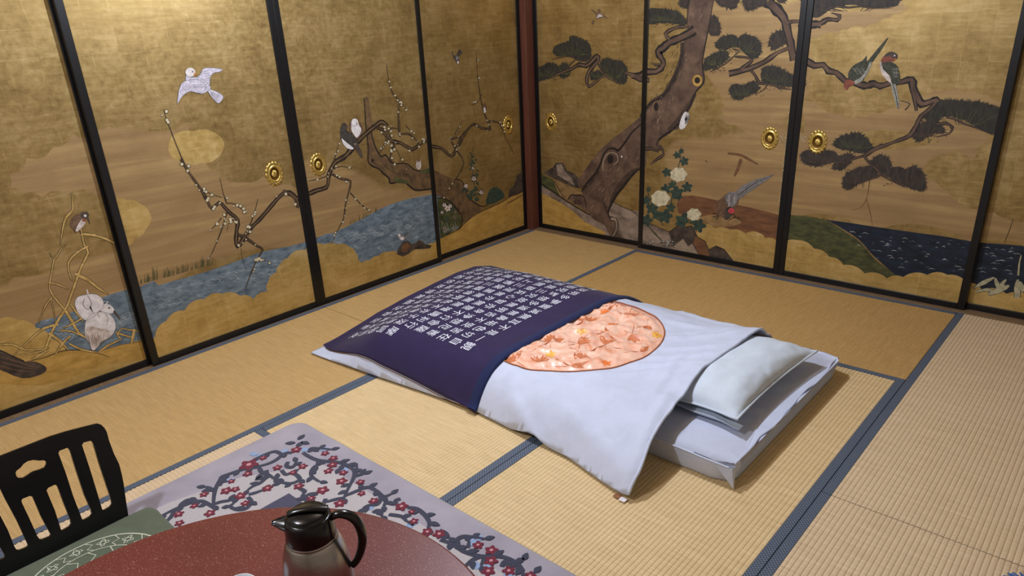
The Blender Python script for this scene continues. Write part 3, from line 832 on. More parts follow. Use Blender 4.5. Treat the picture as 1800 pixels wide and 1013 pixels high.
# vacuum jug on the table
simple('jug_black', '0c0c0e', 0.22, 0.2, 20, spec=0.5)
a = N('brushed_steel'); v = a.coord('Object', (1, 1, 90)); f = a.noise(v, 30, 3); c = a.ramp(f, [(0.3, hx('8f8a86')), (0.7, hx('c2bdb8'))])
MATS['brushed_steel'] = a.out(c, 0.26, 1.0, 0.5)
def make_jug():
    c = Vector((2.175, -3.240, 0.3305))
    root = thing('vacuum_jug', c, 'stainless steel vacuum jug with black lid and handle on the round table', 'jug')
    MB().lathe([(0.0, 0.0), (0.058, 0.0), (0.062, 0.004), (0.067, 0.03), (0.0685, 0.06), (0.066, 0.10), (0.060, 0.135), (0.052, 0.160), (0.0475, 0.168)], c, 64).build('steel_body', 'brushed_steel', root, True)
    MB().lathe([(0.0470, 0.165), (0.0490, 0.166), (0.0495, 0.170), (0.0465, 0.172)], c, 64).build('steel_collar', 'brushed_steel', root, True)
    MB().lathe([(0.0478, 0.169), (0.0488, 0.174), (0.047, 0.195), (0.0445, 0.212), (0.043, 0.216), (0.0, 0.217)], c, 64).build('neck', 'jug_black', root, True)
    # handle side is to the right in the picture, spout to the left
    hd = Vector((RX.x, RX.y, 0)).normalized(); hd = (hd + Vector((RZ.x, RZ.y, 0)).normalized() * 0.12).normalized(); sd = Vector((-hd.y, hd.x, 0))
    lid = MB().lathe([(0.0, 0.230), (0.020, 0.2295), (0.034, 0.2265), (0.0405, 0.221), (0.0415, 0.215), (0.0415, 0.2165)][::-1], c, 64).build('lid', 'jug_black', root, True)
    q = MB()   # press bar along the lid
    for s in range(1):
        pts = [c + hd * t + Vector((0, 0, h)) for t, h in ((-0.036, 0.2265), (-0.022, 0.2315), (0.0, 0.234), (0.022, 0.2325), (0.04, 0.229))]
        q.tube(catmull([tuple(p) for p in pts], 5), [0.010] * 21, 10, flat=0.45)
    q.build('press_lever', 'jug_black', lid, True)
    q = MB(); n0 = 0   # spout: open V lip
    sv = []; sf = []; k = 9
    for i in range(k):
        t = i / (k - 1); wd = 0.024 * (1 - t) ** 0.8 + 0.002; o_ = c - hd * (0.038 + 0.032 * t)
        ztop = 0.208 + 0.004 * t; zbot = 0.180 + 0.023 * t
        for a_, zz in ((-1, ztop), (-0.7, (ztop + zbot) / 2), (0, zbot), (0.7, (ztop + zbot) / 2), (1, ztop), (0.55, ztop - 0.004), (0, ztop - 0.010 * (1 - t)), (-0.55, ztop - 0.004)):
            sv.append(tuple(o_ + sd * (wd * a_) + Vector((0, 0, zz))))
    for i in range(k - 1):
        for j in range(8): sf.append((i * 8 + j, i * 8 + (j + 1) % 8, (i + 1) * 8 + (j + 1) % 8, (i + 1) * 8 + j))
    sf.append(tuple(range(8))); sf.append(tuple((k - 1) * 8 + j for j in range(8)))
    raw('spout', sv, sf, 'jug_black', root, smooth=True)
    q = MB(); pts = [c + hd * r + Vector((0, 0, z)) for r, z in ((0.042, 0.207), (0.058, 0.2135), (0.075, 0.209), (0.089, 0.195), (0.096, 0.172), (0.096, 0.145), (0.090, 0.120), (0.080, 0.098), (0.0695, 0.085))]
    P = catmull([tuple(p) for p in pts], 6)
    q.tube(P, [0.0085 + 0.004 * math.sin(math.pi * i / (len(P) - 1)) for i in range(len(P))], 12, flat=0.75); q.build('handle', 'jug_black', root, True)
    return root
make_jug()

# white tea cup, only its far lip in view
simple('porcelain', 'dfe5ea', 0.2, 0.04, 20, spec=0.5); simple('cup_blue', '4a6f9a', 0.25, 0.1, 30)
cp = at((425, 1010), 2, 0.385); cc = Vector((cp.x + 0.028, cp.y - 0.022, 0.3305))
cup = thing('tea_cup', cc, 'small white tea cup at the bottom edge beside the jug', 'cup')
MB().lathe([(0.0, 0.004), (0.018, 0.004), (0.019, 0.0), (0.021, 0.0), (0.022, 0.006), (0.031, 0.02), (0.0345, 0.04), (0.0355, 0.056), (0.0345, 0.0572), (0.0335, 0.056), (0.0325, 0.04), (0.029, 0.021), (0.0, 0.010)], cc, 48).build('bowl', 'porcelain', cup, True)
q = MB(); q.tube([(cc.x + 0.0356 * math.cos(t * math.pi / 24), cc.y + 0.0356 * math.sin(t * math.pi / 24), cc.z + 0.053) for t in range(48)], 0.0006, 5, closed=True); q.build('rim_line', 'cup_blue', cup, True)

# black legless floor chair with pierced back
simple('chair_black', '08080a', 0.3, 0.3, 10, spec=0.5)
def make_chair():
    B0 = Vector((1.165, 0, 0.05)); T0 = Vector((1.085, 0, 0.39)); up = (T0 - B0).normalized(); side = Vector((0, 1, 0)); nrm = side.cross(up).normalized()
    def hit(p):
        d = ray(p); t = (B0 - CAM).dot(nrm) / d.dot(nrm); q = CAM + d * t
        return (q.y, (q - B0).dot(up))
    C = lambda pts: [hit((x / 3.456, 720 + y / 3.456)) for x, y in pts]
    ax = hit((333 / 3.456, 720 + 735 / 3.456))[0]
    right = C([(300, 164), (400, 133), (500, 107), (560, 92), (590, 85), (612, 92), (632, 112), (645, 135), (660, 190), (690, 270), (720, 330), (737, 395), (746, 440), (756, 510), (766, 580), (774, 630), (780, 660)])
    s1 = C([(495, 215), (505, 200), (545, 190), (558, 195), (565, 210), (600, 330), (640, 450), (672, 545), (678, 575), (665, 592), (630, 612), (618, 608), (610, 580), (580, 480), (540, 350)])
    s2 = C([(352, 265), (358, 250), (405, 232), (415, 238), (425, 255), (460, 370), (510, 520), (550, 610), (556, 635), (545, 650), (508, 670), (497, 668), (490, 650), (440, 520), (395, 380)])
    s4 = C([(280, 490), (290, 475), (330, 456), (342, 460), (350, 475), (385, 570), (425, 670), (430, 695), (420, 710), (380, 733), (368, 730), (360, 705), (330, 610), (300, 540)])
    cl = C([(92, 385), (97, 372), (125, 350), (140, 330), (165, 313), (200, 306), (235, 310), (265, 308), (280, 318), (280, 335), (270, 352), (240, 365), (205, 375), (185, 385), (165, 400), (140, 415), (115, 417), (98, 405)])
    ca = sum(p[0] for p in cl) / len(cl)
    mir = lambda L: [(2 * ax - s, t) for s, t in L][::-1]
    edge = [(s, t) for s, t in right if s > ax + 0.01]
    top_t = edge[0][1]
    edge = edge + [(edge[-1][0] - 0.002, -0.02)]
    out = edge[::-1] + mir(edge)[::-1] if False else None
    outline = [(2 * ax - s, t) for s, t in edge] + edge[::-1]
    ymid = ax
    root = thing('floor_chair', (1.3, ymid, RUGZ), 'black lacquered legless floor chair with slotted back and cloud-shaped hole', 'chair')
    bow = lambda s: 0.030 * ((s - ymid) / 0.22) ** 2 - 0.012
    holes = [s1, s2, s4, mir(s1), mir(s2), mir(s4), cl]
    vo, fo = filled(outline, holes, 0.016)
    n = len(vo); v = []; f = []; th = 0.011
    for k, o_ in ((0, th / 2), (1, -th / 2)):
        for p in vo:
            q = Vector((0, p.x, 0)) + Vector((B0.x, 0, B0.z)) + up * p.y + nrm * (o_ )
            v.append(tuple(q))
    from collections import Counter
    ec = Counter()
    for t in fo:
        f.append(tuple(t)); f.append(tuple(n + i for i in t)[::-1])
        for i in range(len(t)): ec[(t[i], t[(i + 1) % len(t)])] += 1
    for (a_, b_) in list(ec):
        if (b_, a_) not in ec: f.append((b_, a_, n + a_, n + b_))
    raw('backrest', v, f, 'chair_black', root)
    hw = max(abs(s - ax) for s, t in edge)
    q = MB(); q.box(1.155, 1.62, ax - hw + 0.01, ax + hw - 0.01, RUGZ + 0.0045, 0.05, 0.008); q.build('seat', 'chair_black', root)
    return root, ax, hw
chair, CAX, CHW = make_chair()
# green seat cushion with a pale woven medallion
cloth('cushion_green', '565f4c', wr=0.15, var=0.1); simple('cushion_pattern', 'b9bda6', 0.8, 0.15, 200)
def make_cushion():
    cx_, cy_, hw = 1.402, CAX + 0.012, 0.245
    root = thing('seat_cushion', (cx_, cy_, 0.052), 'olive green seat cushion with pale arabesque medallion on the floor chair', 'cushion')
    n = 40; v = []; f = []
    def top(x, y):
        u, w_ = (x - cx_) / hw, (y - cy_) / hw
        pr = (max(0, 1 - abs(u) ** 5) * max(0, 1 - abs(w_) ** 5)) ** 0.5
        return 0.072 + 0.030 * pr
    for s in (1, -1):
        for i in range(n + 1):
            for j in range(n + 1):
                u, w_ = 2 * i / n - 1, 2 * j / n - 1
                x = cx_ + hw * u * (1 - 0.04 * (1 - abs(u)) * 0 - 0.03 * (1 - w_ * w_) * abs(u) ** 5); y = cy_ + hw * w_ * (1 - 0.03 * (1 - u * u) * abs(w_) ** 5)
                pr = (max(0, 1 - abs(u) ** 5) * max(0, 1 - abs(w_) ** 5)) ** 0.5
                qx, qy = max(0, abs(x - cx_) - (hw - 0.05)), max(0, abs(y - cy_) - (hw - 0.05)); dd = math.hypot(qx, qy)
                if dd > 0.05: x = cx_ + math.copysign(hw - 0.05 + qx * 0.05 / dd, x - cx_); y = cy_ + math.copysign(hw - 0.05 + qy * 0.05 / dd, y - cy_)
                v.append((x, y, 0.072 + (0.030 * pr if s > 0 else -0.019 * pr)))
    m_ = (n + 1) ** 2
    for s in (0, 1):
        for i in range(n):
            for j in range(n):
                k = s * m_ + i * (n + 1) + j; qd = (k, k + n + 1, k + n + 2, k + 1); f.append(qd if s == 0 else qd[::-1])
    raw('cushion_cover', v, f, 'cushion_green', root, smooth=True)
    q = MB()
    R0 = 0.175
    def strip(pts, wd, closed=False):
        k = len(pts); n0 = len(q.v)
        for i in range(k):
            a = pts[i - 1] if (closed or i) else pts[0]; b = pts[(i + 1) % k] if (closed or i < k - 1) else pts[-1]
            dx, dy = b[0] - a[0], b[1] - a[1]; L = math.hypot(dx, dy) or 1
            for s in (-1, 1):
                x = pts[i][0] - s * dy / L * wd / 2; y = pts[i][1] + s * dx / L * wd / 2; q.v.append((x, y, top(x, y) + 0.0012))
        for i in range(k if closed else k - 1):
            a = n0 + 2 * i; b = n0 + 2 * ((i + 1) % k); q.f.append((a, a + 1, b + 1, b))
    circ = lambda r, x0=cx_, y0=cy_, k=72: [(x0 + r * math.cos(2 * math.pi * t / k), y0 + r * math.sin(2 * math.pi * t / k)) for t in range(k)]
    strip(circ(R0), 0.005, True); strip(circ(0.125), 0.003, True); strip(circ(0.05), 0.003, True)
    for k in range(14):
        an = 2 * math.pi * k / 14; c1, s1 = math.cos(an), math.sin(an); x0, y0 = cx_ + 0.150 * c1, cy_ + 0.150 * s1
        strip([(x0 + r * math.cos(an + t * 0.5) , y0 + r * math.sin(an + t * 0.5)) for t in range(13) for r in (0.018 * (0.7 + 0.3 * math.cos(t * 2.0)),)], 0.003, True)
        strip([(x0 + 0.008 * math.cos(t), y0 + 0.008 * math.sin(t)) for t in range(7)], 0.0025, True)
        an2 = an + math.pi / 14
        strip([(cx_ + r * math.cos(an2 + o_), cy_ + r * math.sin(an2 + o_)) for r, o_ in ((0.128, -0.05), (0.14, 0.05), (0.155, -0.05), (0.172, 0.05))], 0.003)
        strip([(cx_ + r * math.cos(an2 + o_), cy_ + r * math.sin(an2 + o_)) for r, o_ in ((0.052, 0.0), (0.075, 0.12), (0.10, -0.1), (0.123, 0.05))], 0.003)
    q.build('medallion', 'cushion_pattern', root)
    return root
make_cushion()

# blue cushion whose corner tassel reaches into the lower right of the picture
cloth('zabuton_blue', '27406f', wr=0.15, var=0.1); simple('tassel_blue', '3f63a0', 0.8, 0.25, 300)
def make_zabuton():
    ca = Vector((3.262, -1.925)); hw = 0.27; cx_, cy_ = ca.x + hw, ca.y - hw
    root = thing('floor_cushion', (cx_, cy_, 0), 'blue floor cushion with a tasselled corner at the lower right edge', 'cushion')
    n = 24; v = []; f = []
    for s in (1, -1):
        for i in range(n + 1):
            for j in range(n + 1):
                u, w_ = 2 * i / n - 1, 2 * j / n - 1
                pr = (max(0, 1 - abs(u) ** 4) * max(0, 1 - abs(w_) ** 4)) ** 0.5
                v.append((cx_ + hw * u, cy_ + hw * w_, 0.026 + (0.05 * pr if s > 0 else -0.022 * pr)))
    m_ = (n + 1) ** 2
    for s in (0, 1):
        for i in range(n):
            for j in range(n):
                k = s * m_ + i * (n + 1) + j; qd = (k, k + n + 1, k + n + 2, k + 1); f.append(qd if s == 0 else qd[::-1])
    raw('cushion_cover', v, f, 'zabuton_blue', root, smooth=True)
    for (sx, sy) in ((-1, 1), (-1, -1), (1, 1), (1, -1)):
        q = MB(); rnd = random.Random(3); c = Vector((cx_ + sx * hw, cy_ + sy * hw, 0.024))
        for k in range(26):
            an = math.atan2(sy, sx) + rnd.uniform(-0.75, 0.75); L = rnd.uniform(0.055, 0.07)
            d = Vector((math.cos(an), math.sin(an), 0)); h = rnd.uniform(-0.012, 0.014)
            q.tube([tuple(c - d * 0.006), tuple(c + d * L * 0.5 + Vector((0, 0, h))), tuple(c + d * L + Vector((0, 0, h * 0.6 - 0.006)))], 0.0024, 5)
        q.build('tassel', 'tassel_blue', root, True)
make_zabuton()

# ================================================================== PAINTING ON THE DOORS
def pigment(name, c1, c2, scale=30, rough=0.6, stretch=1.0, detail=5, pos=(0.35, 0.65), c3=None):
    a = N(name)
    g = a.n('ShaderNodeNewGeometry'); sx = a.n('ShaderNodeSeparateXYZ'); a.l(g.outputs['Position'], sx.inputs[0])
    u = a.math('ADD', sx.outputs[0], sx.outputs[1])
    cb = a.n('ShaderNodeCombineXYZ'); a.l(u, cb.inputs[0]); a.l(a.math('MULTIPLY', sx.outputs[2], stretch), cb.inputs[1])
    f = a.noise(cb.outputs[0], scale, detail, 0.65, 0.3)
    st = [(pos[0], hx(c1)), (pos[1], hx(c2))]
    if c3: st.append((min(1, pos[1] + 0.1), hx(c3)))
    c = a.ramp(f, st); MATS[name] = a.out(c, rough, 0.0, 0.35)
pigment('ink', '14100e', '2a221c', 60); pigment('plum_bark', '4a3826', '705637', 22); pigment('pine_bark', '47352a', '6c5442', 12, c3='806852')
pigment('pine_dark', '33261e', '4f3d31', 30); pigment('needles', '24221c', '39352b', 70, stretch=0.3); pigment('needles_brown', '27221d', '40372e', 70, stretch=0.3)
pigment('leaf_green', '20302a', '3a4c3f', 40); pigment('stream', '485660', '738188', 16, stretch=2.2, c3='a8b2b2'); pigment('deep_water', '10151f', '1f2a3a', 12, stretch=2.5, c3='3c4a5b')
pigment('foam', '8f9a9c', 'c2c6c0', 50); pigment('white_paint', 'bfb8b4', 'dcd6d2', 40); pigment('white_wash', '9c8c80', 'd4c8bd', 26)
pigment('dove_white', 'a9a2ae', 'cfc9d3', 50); pigment('grey_feather', '5d5a58', '85817d', 60); pigment('bank_tan', '6f5636', '9a7a4c', 14, stretch=2); pigment('bank_gold', '9a7836', 'b8924a', 14, stretch=2)
pigment('bank_grey', '5f5145', '9a8672', 10, stretch=1.6); pigment('moss', '2f3320', '55552f', 18, stretch=2); pigment('rock_dark', '2b2521', '57493d', 20); pigment('rock_pale', '7c6a56', 'a08c74', 20)
pigment('earth_red', '5a3a26', '7b5434', 12, stretch=3); pigment('reed', '9c7d42', 'c7a765', 40); pigment('reed_pale', '8f8a6e', 'b5ae8c', 40); pigment('red_paint', 'a8303a', 'cf4f55', 60)
pigment('rust', '6e3a2c', '8f503b', 50); pigment('parrot_green', '2a2c22', '4b4c3b', 60); pigment('parrot_grey', '7a7a70', 'a5a396', 60); pigment('slate_feather', '2c2925', '4a443d', 50); pigment('brown_feather', '4a3628', '755a44', 50); pigment('orange_paint', 'b8622e', 'd8853f', 60)
pigment('petal_cream', 'b5a987', 'd6ccaa', 60); pigment('petal_line', '8a8464', 'a39c7c', 60); pigment('stain', '5b3d24', '7a5836', 30)
# ground of gold that turns into brown mist where the attribute "fade" rises
def mat_ground():
    mat_gold('ground', '7f663c', 'a28854', 'c4aa78', metal=0.7); mm = MATS['ground']; t = mm.node_tree; b = t.nodes['Principled BSDF']
    gold_c = b.inputs['Base Color'].links[0].from_socket
    mt = MATS['mist'].node_tree
    a = N.__new__(N); a.m = mm; a.t = t; a.b = b
    g = a.n('ShaderNodeNewGeometry'); sx = a.n('ShaderNodeSeparateXYZ'); a.l(g.outputs['Position'], sx.inputs[0])
    u = a.math('ADD', sx.outputs[0], sx.outputs[1]); cb = a.n('ShaderNodeCombineXYZ'); a.l(u, cb.inputs[0]); a.l(sx.outputs[2], cb.inputs[1])
    mp = a.n('ShaderNodeMapping'); mp.inputs['Scale'].default_value = (1.0, 15, 1); a.l(cb.outputs[0], mp.inputs[0])
    st = a.noise(mp.outputs[0], 1.5, 5, 0.6, 0.5); sp = a.noise(cb.outputs[0], 230, 3, 0.7); bl = a.noise(cb.outputs[0], 6, 4)
    c = a.ramp(st, [(0.28, hx('8f7249')), (0.5, hx('9f8257')), (0.66, hx('af9260')), (0.78, hx('c4a96e'))])
    c = a.mix(a.math('MULTIPLY', a.ramp(sp, [(0.5, 0.0), (0.68, 1.0)]), 0.35), c, hx('bd9f68'))
    c = a.mix(a.math('MULTIPLY', a.ramp(bl, [(0.4, 0.0), (0.7, 1.0)]), 0.3), c, hx('866a48'))
    at_ = a.n('ShaderNodeAttribute'); at_.attribute_name = 'fade'
    fd = at_.outputs['Fac']
    fd = a.ramp(a.math('ADD', fd, a.math('MULTIPLY', a.math('SUBTRACT', sp, 0.5), 0.5)), [(0.2, 0.0), (0.8, 1.0)])
    a.l(a.mix(fd, gold_c, c), b.inputs['Base Color'])
    a.l(a.math('SUBTRACT', 0.7, a.math('MULTIPLY', fd, 0.38)), b.inputs['Metallic'])
mat_ground()
for d in DOORS:
    for ch in d.root.children:
        if ch.name.startswith('gold_leaf_paper'): ch.data.materials[0] = MATS['ground']

CROPS = {'P': (0, 0, 1), 'A': (0, 0, 2.533), 'B': (100, 0, 3.165), 'C': (0, 350, 2.597), 'D': (150, 280, 2.814), 'E': (480, 0, 3.619), 'F': (500, 180, 2.893),
         'G': (920, 0, 4.604), 'H': (920, 200, 3.896), 'I': (1110, 0, 3.897), 'J': (1110, 220, 3.618), 'K': (1370, 0, 3.619), 'L': (1360, 200, 2.814)}
UNIT = 0.0003
class Motif:
    def __init__(s, name, crop, wall, label=None, doors=None): s.name, s.crop, s.wall, s.label, s.pr, s.doors = name, crop, wall, label, [], doors
    def c(s, pts):
        ox, oy, k = CROPS[s.crop]; return [(ox + x / k, oy + y / k) for x, y in pts]
    def using(s, crop): s.crop = crop; return s
    def poly(s, pts, mat, layer, smooth=3, bulge=None, fade=None, jag=0.0):
        p = s.c(pts)
        if bulge is not None:
            q = []
            ar = sum(p[i][0] * p[(i + 1) % len(p)][1] - p[(i + 1) % len(p)][0] * p[i][1] for i in range(len(p)))
            sg = 1 if ar > 0 else -1
            for i in range(len(p)):
                a, b = p[i], p[(i + 1) % len(p)]; dx, dy = b[0] - a[0], b[1] - a[1]
                for t in range(8):
                    t /= 8; h = bulge * 4 * t * (1 - t) * sg; q.append((a[0] + dx * t + dy * h, a[1] + dy * t - dx * h))
            p = q
        elif smooth: p = catmull(p, smooth, True)
        s.pr.append(('poly', p, mat, layer, fade, jag)); return s
    def stroke(s, pts, w, mat, layer, smooth=4, taper=None):
        k = CROPS[s.crop][2]; p = catmull(s.c(pts), smooth)
        if hasattr(w, '__len__'):
            ws = [lerp_table([(i / (len(w) - 1), v) for i, v in enumerate(w)], i / max(1, len(p) - 1)) / k for i in range(len(p))]
        else: ws = [w / k] * len(p)
        s.pr.append(('stroke', p, mat, layer, ws)); return s
    def branch(s, pts, w, mat='plum_bark', layer=5, smooth=2, core=0.42):
        """ink outline with a lighter body inside"""
        k = CROPS[s.crop][2]; n = max(8, int(sum(math.dist(a, b) for a, b in zip(pts, pts[1:])) / k / 5)); rr = random.Random(int(pts[0][0] * 3 + pts[0][1]))
        wl = list(w) if hasattr(w, '__len__') else [w, w]
        wo = [lerp_table([(i / (len(wl) - 1), v) for i, v in enumerate(wl)], j / n) * rr.choice((0.86, 0.95, 1.05, 1.3)) for j in range(n + 1)]
        s.stroke(pts, wo, 'ink', layer, smooth)
        w2 = [x * core for x in w] if hasattr(w, '__len__') else w * core
        s.stroke(pts, w2, mat, layer + 0.5, smooth); return s
    def disc(s, p, r, mat, layer, n=10, squash=1.0):
        k = CROPS[s.crop][2]; s.pr.append(('disc', s.c([p])[0], mat, layer, r / k, n, squash)); return s
    def build(s):
        global _rnd
        done = None
        for di, d in enumerate(DOORS):
            if d.wall != s.wall or (s.doors and di + 1 not in s.doors): continue
            lo_, hi = d.u0 + SW, d.u1 - SW
            V = []; F = []; MI = []; mats = []; FD = []
            rnd = random.Random(hash(s.name) % 1000 if False else len(s.pr) * 7 + 1)
            def mi(mname):
                if mname not in mats: mats.append(mname)
                return mats.index(mname)
            for ip, pr in enumerate(s.pr):
                kind, p, mat, layer = pr[0], pr[1], pr[2], pr[3] + (ip * 0.01371) % 0.4
                if kind == 'disc':
                    u, z = d.uv(p); depth = (Vector(d.p3(u, z)) - CAM).dot(RZ); r = pr[4] * depth / FPX
                    if u + r < lo_ or u - r > hi: continue
                    n0 = len(V); n = pr[5]
                    for i in range(n):
                        an = 2 * math.pi * i / n; V.append(d.p3(u + r * math.cos(an), z + r * pr[6] * math.sin(an), layer * UNIT)); FD.append(1.0)
                    F.append(tuple(range(n0, n0 + n))); MI.append(mi(mat)); continue
                w2 = [d.uv(q) for q in p]
                us = [a for a, b in w2]
                if max(us) < lo_ - 0.02 or min(us) > hi + 0.02: continue
                if kind == 'poly':
                    fade, jag = pr[4], pr[5]
                    if jag:
                        q = []; cu = sum(a for a, b in w2) / len(w2); cz = sum(b for a, b in w2) / len(w2)
                        for i in range(len(w2)):
                            a, b = w2[i], w2[(i + 1) % len(w2)]; L = math.hypot(b[0] - a[0], b[1] - a[1]); k = max(1, int(L / 0.0026))
                            for t in range(k):
                                x = a[0] + (b[0] - a[0]) * t / k; y = a[1] + (b[1] - a[1]) * t / k
                                dx, dy = x - cu, y - cz; L2 = math.hypot(dx, dy) or 1; e = rnd.uniform(-0.2, 1.0) * jag * (1 if (i + t) % 2 else -0.5)
                                q.append((x + dx / L2 * e, y + dy / L2 * e))
                        w2 = q
                    tris = tessellate_polygon([[Vector((a, b, 0)) for a, b in w2]])
                    n0 = len(V); V += [d.p3(a, b, layer * UNIT) for a, b in w2]; FD += [1.0] * len(w2)
                    for t in tris: F.append(tuple(n0 + i for i in t)); MI.append(mi(mat))
                    if fade:                        # soft rim
                        k = len(w2); ar = sum(w2[i][0] * w2[(i + 1) % k][1] - w2[(i + 1) % k][0] * w2[i][1] for i in range(k)); sg = 1 if ar > 0 else -1
                        n1 = len(V)
                        for i in range(k):
                            a, b = w2[i - 1], w2[(i + 1) % k]; dx, dy = b[0] - a[0], b[1] - a[1]; L = math.hypot(dx, dy) or 1
                            V.append(d.p3(w2[i][0] + sg * dy / L * fade, w2[i][1] - sg * dx / L * fade, layer * UNIT - UNIT * 0.3)); FD.append(0.0)
                        for i in range(k): F.append((n0 + i, n0 + (i + 1) % k, n1 + (i + 1) % k, n1 + i)); MI.append(mi(mat))
                else:
                    ws = pr[4]; n0 = len(V); k = len(w2)
                    for i in range(k):
                        a, b = w2[max(0, i - 1)], w2[min(k - 1, i + 1)]; dx, dy = b[0] - a[0], b[1] - a[1]; L = math.hypot(dx, dy) or 1
                        depth = (Vector(d.p3(*w2[i])) - CAM).dot(RZ); h = ws[i] * depth / FPX / 2
                        for sg in (-1, 1): V.append(d.p3(w2[i][0] - sg * dy / L * h, w2[i][1] + sg * dx / L * h, layer * UNIT)); FD.append(1.0)
                    for i in range(k - 1): F.append((n0 + 2 * i, n0 + 2 * i + 1, n0 + 2 * i + 3, n0 + 2 * i + 2)); MI.append(mi(mat))
            if not F: continue
            # trim to the paper inside this door's frame
            bm = bmesh.new(); fl = bm.verts.layers.float.new('fade'); vs_ = [bm.verts.new(v) for v in V]
            for v, fv in zip(vs_, FD): v[fl] = fv
            for f, k in zip(F, MI):
                try: ff = bm.faces.new([vs_[i] for i in f]); ff.material_index = k
                except ValueError: pass
            ua = Vector((0, 1, 0)) if s.wall == 'L' else Vector((1, 0, 0))
            for co, no in ((ua * lo_, -ua), (ua * hi, ua), (Vector((0, 0, RH)), Vector((0, 0, -1))), (Vector((0, 0, HT - 0.04)), Vector((0, 0, 1)))):
                bmesh.ops.bisect_plane(bm, geom=list(bm.verts) + list(bm.edges) + list(bm.faces), plane_co=co, plane_no=no, clear_outer=True)
            if not bm.faces: bm.free(); continue
            nr = Vector((1, 0, 0)) if s.wall == 'L' else Vector((0, -1, 0))
            for f in bm.faces:
                f.normal_update()
                if f.normal.dot(nr) < 0: f.normal_flip()
            off = wloc(d.root); bmesh.ops.translate(bm, verts=list(bm.verts), vec=-off)
            me = bpy.data.meshes.new(s.name); bm.to_mesh(me); bm.free()
            for mn in mats: me.materials.append(MATS[mn])
            o = bpy.data.objects.new(s.name, me); COL.objects.link(o); o.parent = d.root
            if s.label: o['label'] = s.label
def blossoms(mo, pts, n, r, spread, seed, layer=8, bud=0.5, mat='petal_cream'):
    rnd = random.Random(seed); k = len(pts) - 1
    for i in range(int(n * 0.75 + 0.5)):
        t = rnd.random() * k; j = min(k - 1, int(t)); t -= j
        x = pts[j][0] + (pts[j + 1][0] - pts[j][0]) * t + rnd.uniform(-spread, spread); y = pts[j][1] + (pts[j + 1][1] - pts[j][1]) * t + rnd.uniform(-spread, spread)
        flower(mo, (x, y), r * (0.5 if rnd.random() < bud else 0.92), layer, mat, rnd.random())
def flower(mo, p, r, layer=8, mat='petal_cream', ph=0.0):
    mo.disc(p, r * 1.28, 'ink', layer - 0.4, 9)
    for q in range(5):
        an = ph * 6 + q * 2 * math.pi / 5; mo.disc((p[0] + 0.58 * r * math.cos(an), p[1] + 0.58 * r * math.sin(an)), r * 0.46, mat, layer + 0.07 * q, 7)
    mo.disc(p, r * 0.22, 'reed', layer + 0.5, 6)
def cluster(mo, pts, mat='needles', layer=4, jag=0.014):
    mo.poly(pts, mat, layer, 4, jag=jag)
    # a few needle lines fanning through the tuft
    xs = [p[0] for p in pts]; ys = [p[1] for p in pts]; cx_, cy_ = sum(xs) / len(xs), max(ys); rnd = random.Random(int(cx_ * 3 + cy_))
    w_, h_ = max(xs) - min(xs), max(ys) - min(ys); k = CROPS[mo.crop][2]
    for i in range(16):
        fx = min(xs) + w_ * (i + 0.5) / 16; tipy = min(ys) + h_ * (0.25 + 0.5 * rnd.random()); bx = cx_ + (fx - cx_) * 0.45
        if in_poly(fx, tipy, pts): mo.stroke([(bx, cy_ - h_ * 0.25), ((bx + fx) / 2, (cy_ - h_ * 0.25 + tipy) / 2), (fx, tipy)], 0.9 * k, 'moss' if mat == 'needles' else 'pine_dark', layer + 0.4, 1)
def oval(cx_, cy_, rx, ry, n=12): return [(cx_ + rx * math.cos(2 * math.pi * i / n), cy_ + ry * math.sin(2 * math.pi * i / n)) for i in range(n)]

# ---------------------------------------------------------------- left wall
m_ = Motif('painted_mist', 'A', 'L', 'brown mist between gold clouds')
m_.poly([(45, 800), (40, 775), (118, 702), (235, 652), (322, 592), (405, 600), (485, 568), (585, 577), (700, 560), (900, 590), (900, 1010), (672, 955), (600, 925), (525, 890), (430, 872), (305, 870), (185, 882), (100, 868), (40, 838)], 'ground', 1, bulge=-0.22)
m_.using('C').poly([(-600, 590), (-120, 450), (0, 410), (45, 395), (62, 365), (200, 352), (330, 290), (450, 265), (560, 240), (760, 200), (760, 560), (520, 560), (240, 620), (-120, 620), (-600, 820)], 'ground', 1.4, 2, fade=0.012)
m_.doors = (1,); m_.build()
m_ = Motif('painted_mist', 'D', 'L', 'brown mist between gold clouds', (2,))
m_.poly([(20, 60), (60, -140), (115, -155), (190, -158), (222, -152), (290, -146), (360, -132), (505, -172), (560, -60), (640, 70), (790, 120), (880, 90), (1010, 130), (1180, 160), (1300, 200), (1290, 480), (300, 700), (100, 720)], 'ground', 1.2, bulge=-0.14, fade=0.012)
m_.build()
m_ = Motif('painted_mist', 'F', 'L', 'brown mist under the plum tree', (3,))
m_.poly([(60, 380), (200, 330), (400, 400), (500, 460), (700, 470), (760, 480), (760, 520), (0, 800)], 'ground', 1.2, 3, fade=0.06); m_.build()
m_ = Motif('painted_cloud', 'D', 'L', 'gold cloud', (2,))
m_.poly([(40, 120), (90, 165), (150, 198), (205, 203), (265, 218), (325, 282), (300, 345), (245, 392), (215, 425), (150, 440), (60, 500)], 'cloud', 1.8, bulge=0.14)
m_.using('B').poly([(640, 760), (760, 730), (880, 740), (930, 800), (890, 880), (800, 910), (700, 898), (625, 855)], 'cloud', 1.8, bulge=0.12)
m_.build()
m_ = Motif('painted_stream', 'D', 'L', 'blue stream')
m_.poly([(-40, 745), (60, 700), (200, 672), (275, 655), (400, 612), (520, 580), (640, 543), (760, 500), (880, 457), (1000, 433), (1090, 410), (1240, 370), (1240, 560), (900, 720), (600, 760), (340, 900), (200, 930), (60, 905), (30, 800)], 'stream', 2.0)
